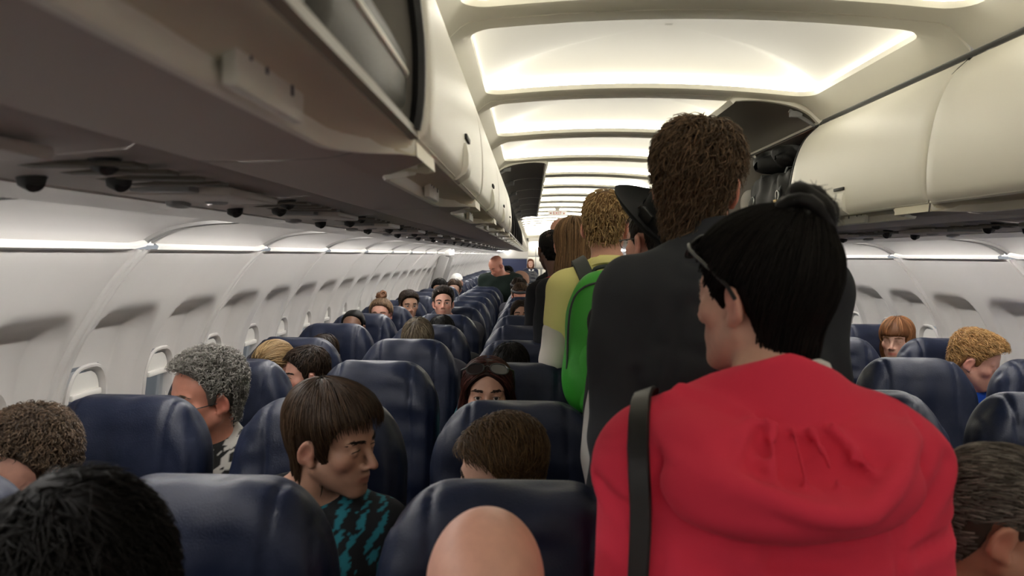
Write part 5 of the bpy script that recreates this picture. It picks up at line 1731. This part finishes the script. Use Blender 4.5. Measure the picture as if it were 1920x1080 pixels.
seated('woman with parted dark-brown hair peeping over the seat, seventh row aisle on the left', 978, 592, 5.36, -0.51, 6, pitch=-4, skin=(0.36, 0.19, 0.125), eyes='open', brow=(0.01, 0.007, 0.005), hs=0.88, sw=0.15, bulk=0.9, top=dict(col=(0.03, 0.03, 0.03), res=0.015),
       hair_=dict(DKBROWN, line=BOB, thick=0.010, drop=0.03, n=700, mode='part', cover=True, len=0.12, wild=0.1, grav=0.9, rad=0.002, vols=[((0, -0.04, -0.05), (0.098, 0.06, 0.09))]))
far = [('dark-haired passenger far down by the left windows, just showing above a seat', 824, 541, 8.9, -1.36, 11, BLACK, 'tan'),
       ('brown-haired passenger far down the left side beside the white-capped one', 852, 540, 9.62, -1.32, 12, BROWN, 'fair'),
       ('passenger with a dark headband in an aisle seat below the bending man', 973, 541, 8.3, -0.50, 10, DKBROWN, 'pink'),
       ('brown-haired passenger in an aisle seat in front of the headband wearer', 976, 553, 7.6, -0.47, 9, BROWN, 'red'),
       ('dark-haired passenger behind the bending bald man', 951, 513, 11.1, -0.8, 14, BLACK, 'tan')]
for lb, a, b, Y, sx, row, hcol, skn in far:
    o, k = seated(lb, a, b + 3, Y, sx, row, pitch=10, skin=skn, eyes='closed', top=dict(col=(0.05, 0.05, 0.06), res=0.016), hair_=dict(hcol, thick=0.014, n=250, rad=0.003))
    if 'headband' in lb:
        mb = MB().tube([(0.083 * math.cos(t), -0.015 + 0.103 * math.sin(t), 0.06) for t in np.linspace(0, 2 * PI, 25)], 0.016, 6)
        mk('headband', frame_verts(np.concatenate(mb.v), k['Rh'], k['hc'], k['hs']), mb.f, M['arm'], o)
cw, ck = seated('passenger in a white cap far down the left side by the windows', 856, 531, 10.36, -1.36, 13, pitch=10, skin='fair', eyes='closed', top=dict(col=(0.5, 0.5, 0.5), res=0.016))
axs = [np.arange(-0.12, 0.121, 0.008), np.arange(-0.14, 0.2, 0.008), np.arange(0.0, 0.16, 0.008)]
P = gridpts(*axs)
D = smin(smax(skull(P) - 0.012, 0.05 - P[2], 0.01), ell(P, (0, 0.10, 0.058), (0.065, 0.08, 0.008)), 0.01)
V, Q = snets(D, *axs)
mk('cap', frame_verts(V, ck['Rh'], ck['hc'], ck['hs']), Q, M['ledge'], cw)
pkw, pkk = seated('passenger with a tan cloth over the head in an aisle seat near the bending man', 976, 530, 10.36, -0.46, 13, pitch=20, skin='pink', eyes='closed', top=dict(col=(0.25, 0.14, 0.10), res=0.016))
D = smax(skull(P) - 0.02 - 0.006 * vnoise(P, 60, 3), 0.0 - P[2], 0.01)
V, Q = snets(D, *axs)
mk('head_cloth', frame_verts(V * np.array([1.25, 1.2, 1.1]), pkk['Rh'], pkk['hc'], pkk['hs']), Q, M['cloth'], pkw, cols=np.tile(np.array((0.30, 0.17, 0.12)), (len(V), 1)))

# right block
seated('girl with long ginger hair and fringe, by the right windows', 1681, 638, 4.22, 1.57, 4, True, pitch=4, yaw=-40, skin='fair', eyes='closed', hs=0.95, sw=0.14, bulk=0.85, lip=(0.85, 0.45, 0.45), brow=(0.2, 0.09, 0.04), res=0.007, top=dict(col=(0.2, 0.15, 0.15), res=0.014),
       hair_=dict(col=(0.16, 0.062, 0.022), col2=(0.42, 0.20, 0.09), line=[(-0.15, -0.20), (0.03, -0.20), (0.045, -0.12), (0.055, 0.03), (0.12, 0.035)], drop=0.0, thick=0.011, top=0.004, cover=True, n=1600, crown=(0, -0.01, 0.15), len=0.16, steps=10, wild=0.08, grav=0.9, rad=0.0018, h=0.006, vols=[((0, -0.04, -0.06), (0.095, 0.06, 0.10))]))
seated('boy with curly strawberry-blond hair and a blue hoodie leaning by the right windows', 1828, 678, 3.42, 1.42, 3, True, pitch=18, yaw=55, roll=0, skin='pink', eyes='closed', hs=0.98, sw=0.17, bulk=0.95, res=0.006,
       top=dict(name='hoodie', col=(0.012, 0.07, 0.42), res=0.012, neck=0.04), arms=[((-0.16, 0.10, -0.16), (0.05, 0.25, -0.06)), ((0.20, 0.14, -0.10), (-0.05, 0.25, -0.03))],
       hair_=dict(col=(0.33, 0.17, 0.06), col2=(0.66, 0.42, 0.18), thick=0.005, top=0.014, front=0.014, n=2200, mode='dir', dir=(0.2, 0.8, 0.1), grav=0.2, len=0.045, wild=0.35, amp=0.004, turns=0.8, lift1=0.009, rad=0.0016, noise=(0.006, 60)))
seated('man with receding grey hair at the lower right edge, in dark clothes', 1893, 985, 1.20, 0.50, 0, True, pitch=8, yaw=62, roll=0, skin=(0.46, 0.22, 0.14), eyes='closed', res=0.006, hs=0.96, fat=0.004, stubble=0.15, brow=(0.1, 0.08, 0.07), shz=0.045, neckdrop=-0.03,
       top=dict(name='jacket', col=(0.006, 0.006, 0.007), res=0.012), hair_=dict(col=(0.07, 0.055, 0.042), col2=(0.30, 0.27, 0.24), thick=0.004, h=0.004, line=[(-0.15, -0.078), (-0.06, -0.070), (-0.036, -0.03), (-0.026, 0.020), (0.0, 0.026), (0.008, -0.010), (0.018, 0.0), (0.026, 0.05), (0.035, 0.085), (0.12, 0.13)], n=2200, len=0.035, wild=0.15, mode='dir', dir=(0.0, -0.9, 0.0), grav=0.2, rad=0.0011, lift1=0.004))
# ================================================================== BAGS, SIGNS, GALLEY
M['softgrey'] = mat('grey_nylon', (0.085, 0.080, 0.072), 0.5, bump=0.15, bscale=300)
M['softblack'] = mat('black_nylon', (0.010, 0.010, 0.010), 0.6, bump=0.2, bscale=260)
M['orange'] = mat('orange_nylon', (0.80, 0.09, 0.02), 0.55, bump=0.1, bscale=250)
M['palecloth'] = mat('pale_cloth', (0.52, 0.50, 0.47), 0.85, bump=0.1, bscale=300)
M['yellow'] = mat('yellow_tag', (0.75, 0.48, 0.08), 0.5)


def soft(name, c, d, m, parent, seed=1, p=5.0, nz=0.006, h=0.012, pz=None):
    axs = [np.arange(-d[i] / 2 - 0.03, d[i] / 2 + 0.031, h) for i in range(3)]
    P = gridpts(*axs)
    if pz:
        D = (((np.abs(P[0] / (d[0] / 2)) ** p + np.abs(P[1] / (d[1] / 2)) ** p) ** (pz / p) + np.abs(P[2] / (d[2] / 2)) ** pz) ** (1 / pz) - 1)
    else:
        D = (sum(np.abs(P[i] / (d[i] / 2)) ** p for i in range(3)) ** (1 / p) - 1)
    D = D * min(d) / 2 + nz * vnoise(P, 22, seed) + nz * 0.5 * vnoise(P, 55, seed + 3)
    V, Q = snets(D, *axs)
    return mk(name, V + np.array(c), Q, m, parent)


# two soft suitcases on the shelf of the nearest left bin
for k, (ya, yb) in enumerate(((-0.02, 0.555), (0.575, 0.965))):
    r = empty('suitcase', (-0.840, (ya + yb) / 2, 1.664))
    tag(r, ['dark grey soft suitcase in the open left bin, the one nearer the camera', 'dark grey soft suitcase with pale piping in the open left bin, against its end wall'][k], 'suitcase', 'suitcases in the open left bin')
    L_ = yb - ya
    MB().box((0, 0, 0.058), (0.47, L_, 0.096), 0.034).build('body', M['softgrey'], r)
    q = rrect(0.2355, L_ / 2 + 0.0005, 0.034)
    MB().tube([(a, b, 0.066) for a, b in q] + [(q[0][0], q[0][1], 0.066)], 0.0042, 8, cap=False).build('piping', M['lip'], r)
    MB().box((0, 0, 0.109), (0.36, L_ * 0.7, 0.012), 0.005).build('pocket', M['softgrey'], r)
r = empty('backpack', (-0.90, 0.50, 1.777))
tag(r, 'black backpack with brass buckle and dangling cord on the suitcases, upper left bin', 'backpack')
soft('body', (0, -0.10, 0.10), (0.34, 0.46, 0.20), M['softblack'], r, 9, 4.0, 0.008)
MB().tube([(0.17, 0.30, 0.12), (0.205, 0.33, 0.06), (0.212, 0.335, 0.0)], 0.010, 8).build('webbing', M['softblack'], r)
mbk = MB()
for z in (0.065, 0.04, 0.015):
    mbk.tube([(0.212 + 0.012 * math.cos(t), 0.335 + 0.012 * math.sin(t), z + 0.006 * math.sin(2 * t)) for t in np.linspace(0, 2 * PI, 14)], 0.005, 6)
mbk.build('buckle', M['brass'], r)
MB().tube(spline([(0.18, 0.40, 0.16), (0.195, 0.425, 0.10), (0.20, 0.44, 0.055), (0.225, 0.452, 0.025), (0.242, 0.458, 0.012)], 24), 0.0035, 6).build('cord', M['softblack'], r)

# bags in the open right bin
r = empty('duffel_bag', (0.90, 3.70, 1.69))
tag(r, 'black duffel bag with straps and metal buckles in the open right bin', 'bag')
soft('body', (0, 0, 0.12), (0.46, 0.68, 0.22), M['softblack'], r, 12, 4.5, 0.010)
for y in (-0.22, 0.16):
    MB().grid(strap_path([(-0.228, y, 0.02), (-0.235, y, 0.12), (-0.20, y, 0.225), (0.0, y, 0.242)], 0.03, 0.004, [(-1, 0, 0), (-1, 0, 0), (-0.7, 0, 0.7), (0, 0, 1)])).build('strap', M['gstrap'], r)
    MB().tube([(-0.242, y + 0.02 * math.cos(t), 0.10 + 0.022 * math.sin(t)) for t in np.linspace(0, 2 * PI, 13)], 0.004, 6).build('buckle', M['steel'], r)
MB().box((-0.246, -0.20, 0.045), (0.004, 0.045, 0.075), 0.001).build('luggage_tag', M['yellow'], r)
r = empty('bag', (0.84, 3.24, 1.69))
tag(r, 'small black bag under the orange pouch in the open right bin', 'bag')
soft('body', (0, 0, 0.055), (0.34, 0.20, 0.11), M['softblack'], r, 14, 5.0, 0.004)
MB().tube(spline([(-0.172, -0.05, 0.05), (-0.185, -0.04, 0.075), (-0.188, 0.0, 0.082), (-0.185, 0.04, 0.075), (-0.172, 0.05, 0.05)], 14), 0.006, 8).build('handle', M['gstrap'], r)
r = empty('pouch', (0.80, 3.25, 1.80))
tag(r, 'bright orange pouch on top of a small black bag in the open right bin', 'pouch')
soft('body', (0, 0, 0.055), (0.26, 0.17, 0.11), M['orange'], r, 15, 3.5, 0.004)
MB().tube([(-0.128, -0.06, 0.07), (-0.134, 0, 0.072), (-0.128, 0.06, 0.07)], 0.003, 6).build('zip', M['gstrap'], r)
r = empty('jacket', (0.90, 3.80, 1.925))
tag(r, 'crumpled black jacket stuffed above the duffel bag in the open right bin', 'jacket')
soft('body', (0, 0, 0.055), (0.40, 0.50, 0.11), M['softblack'], r, 18, 2.6, 0.016)
r = empty('neck_pillow', (0.72, 4.085, 1.70))
tag(r, 'pale grey rounded cushion at the far end of the open right bin', 'cushion')
soft('body', (0, 0, 0.085), (0.12, 0.09, 0.17), M['palecloth'], r, 21, 2.6, 0.003)

# pale cloth bag at the left side of the tall man
tb = at(1138, 775, 1.70)
r = empty('cloth_bag', (tb.x, tb.y, tb.z))
tag(r, 'pale grey cloth bag hanging at the left side of the tall man', 'bag')
soft('body', (0, 0.0, -0.07), (0.10, 0.16, 0.42), M['palecloth'], r, 24, 2.6, 0.006)
MB().tube(spline([(0, -0.05, 0.10), (0.01, -0.03, 0.19), (0.015, 0.0, 0.21), (0.01, 0.03, 0.19), (0, 0.05, 0.10)], 16), 0.007, 8).build('handle', M['palecloth'], r)


# exit signs
def text_mesh(body, size, name, m, parent, loc):
    cu = bpy.data.curves.new(name, 'FONT'); cu.body = body; cu.size = size; cu.extrude = 0.001; cu.align_x = 'CENTER'; cu.align_y = 'CENTER'
    t = bpy.data.objects.new(name, cu); C.objects.link(t)
    bpy.context.view_layer.update()
    me = bpy.data.meshes.new_from_object(t.evaluated_get(bpy.context.evaluated_depsgraph_get()))
    C.objects.unlink(t); bpy.data.objects.remove(t)
    o = bpy.data.objects.new(name, me); C.objects.link(o)
    me.materials.clear(); me.materials.append(m)
    o.parent = parent; o.location = loc; o.rotation_euler = (PI / 2, 0, 0)
    return o


for k, (a, b, Y) in enumerate(((1045, 400, 10.495), (1017, 447, 26.32))):
    q = at(a, b, Y)
    r = empty('exit_sign', (q.x, Y, q.z))
    tag(r, ['small white EXIT sign with red letters hanging from the ceiling over the queue', 'small white EXIT sign with red letters at the far end above the galley entrance'][k], 'exit sign', 'exit signs over the aisle')
    MB().box((0, 0, 0), (0.25, 0.03, 0.062), 0.006).build('plate', M['sign'], r)
    text_mesh('EXIT', 0.058, 'lettering', M['red'], r, (0, -0.0165, -0.0005))
    for sx in (-1, 1):
        mk('arrow', [(sx * 0.103, -0.0165, 0), (sx * 0.082, -0.0165, 0.013), (sx * 0.082, -0.0165, -0.013), (sx * 0.103, -0.0155, 0), (sx * 0.082, -0.0155, 0.013), (sx * 0.082, -0.0155, -0.013)], [(0, 1, 2), (3, 5, 4), (0, 3, 4, 1), (1, 4, 5, 2), (2, 5, 3, 0)], M['red'], r, smooth=False)
    MB().box((0, 0, 0.031 + (2.17 - q.z - 0.031) / 2), (0.06, 0.02, max(0.01, 2.17 - q.z - 0.031))).build('hanger', M['ceiling'], r)

# galley at the far end
mb = MB().box((1.32, Y1 - 1.0, 1.2), (1.55, 0.05, 2.4))
tag(mb.build('wall_back_right', M['bulk'], smooth=False), kind='structure')
tag(MB().box((0, Y1 - 1.0, 2.12), (1.2, 0.05, 0.2)).build('trim_7', M['bulk'], smooth=False), kind='structure')
r = empty('bulkhead_panel', (-1.2, Y1 - 1.03, 0.0)); tag(r, 'dark navy lower panel on the far left bulkhead', 'panel')
MB().box((-0.02, 0, 0.68), (1.26, 0.02, 1.36), 0.005).build('panel', M['navy'], r)
MB().box((-0.02, -0.004, 1.365), (1.28, 0.03, 0.03), 0.005).build('rail', M['grey'], r)
r = empty('galley_cabinet', (-0.02, Y1 + 0.15, 0.0)); tag(r, 'grey galley cabinet at the far end of the aisle, behind the attendant', 'cabinet')
MB().box((0, 0, 1.05), (1.15, 0.36, 2.1), 0.01).build('body', M['grey'], r)
for (x, z, w_, h_) in ((-0.40, 1.72, 0.30, 0.5), (-0.05, 1.72, 0.34, 0.5), (0.33, 1.72, 0.34, 0.5), (-0.40, 1.22, 0.30, 0.42), (-0.05, 1.22, 0.34, 0.42), (0.33, 1.22, 0.34, 0.42), (-0.3, 0.5, 0.5, 0.9), (0.28, 0.5, 0.5, 0.9)):
    d_ = MB().box((x, -0.186, z), (w_, 0.018, h_), 0.006).build('door', M['bulk'], r)
    MB().box((x, -0.205, z - h_ * 0.3), (0.08, 0.02, 0.02), 0.005).build('latch', M['steel'], d_)
r = empty('notice', (-0.07, Y1 - 0.06, 1.72)); tag(r, 'white notice sheet with a yellow corner on the galley cabinet', 'notice')
MB().box((0, 0, 0), (0.30, 0.006, 0.44), 0.001).build('sheet', M['ledge'], r)
MB().box((0.08, -0.004, 0.12), (0.11, 0.004, 0.18)).build('yellow_square', M['yellow'], r)
tag(MB().box((0, Y1 - 0.2, 2.08), (0.9, 0.25, 0.02)).build('galley_light', M['tube'], None), 'bright lamp strip over the galley entrance at the far end', 'lamp')

# exit door surround on the left wall part of the way down
dr = empty('door_1', (-1.75, 10.9, 0)); tag(dr, kind='structure')
MB().box((0.08, 0, 1.535), (0.20, 0.62, 0.10), 0.02).build('header_box', M['ledge'], dr)
MB().box((0.0, -0.36, 1.15), (0.14, 0.08, 0.70), 0.02, Matrix.Rotation(math.radians(18), 3, 'Y')).build('door_post', M['joint'], dr)
MB().box((0.0, 0.36, 1.15), (0.14, 0.08, 0.70), 0.02, Matrix.Rotation(math.radians(18), 3, 'Y')).build('door_post', M['joint'], dr)

# red and grey airport vehicle outside the left windows
r = empty('baggage_truck', (-7.5, 8.0, -3.4)); tag(r, 'dull red vehicle body outside, seen as a sliver through the second left window', 'vehicle')
soft('cargo_box', (0, 0, 2.9), (2.4, 6.0, 3.2), mat('dull_red', (0.22, 0.035, 0.035), 0.5), r, 30, 9.0, 0.004, 0.15)
soft('cab', (0, -4.0, 2.2), (2.3, 1.8, 2.2), M['softgrey'], r, 31, 6.0, 0.004, 0.12)
for y in (-3.9, 1.8):
    MB().tube([(-1.1, y, 0.9), (1.1, y, 0.9)], 0.5, 20).build('wheel', M['rubber'], r)
tag(MB().box((-20, 10, -3.5), (34, 60, 0.2)).build('ground_tarmac', M['grey'], smooth=False), kind='structure')
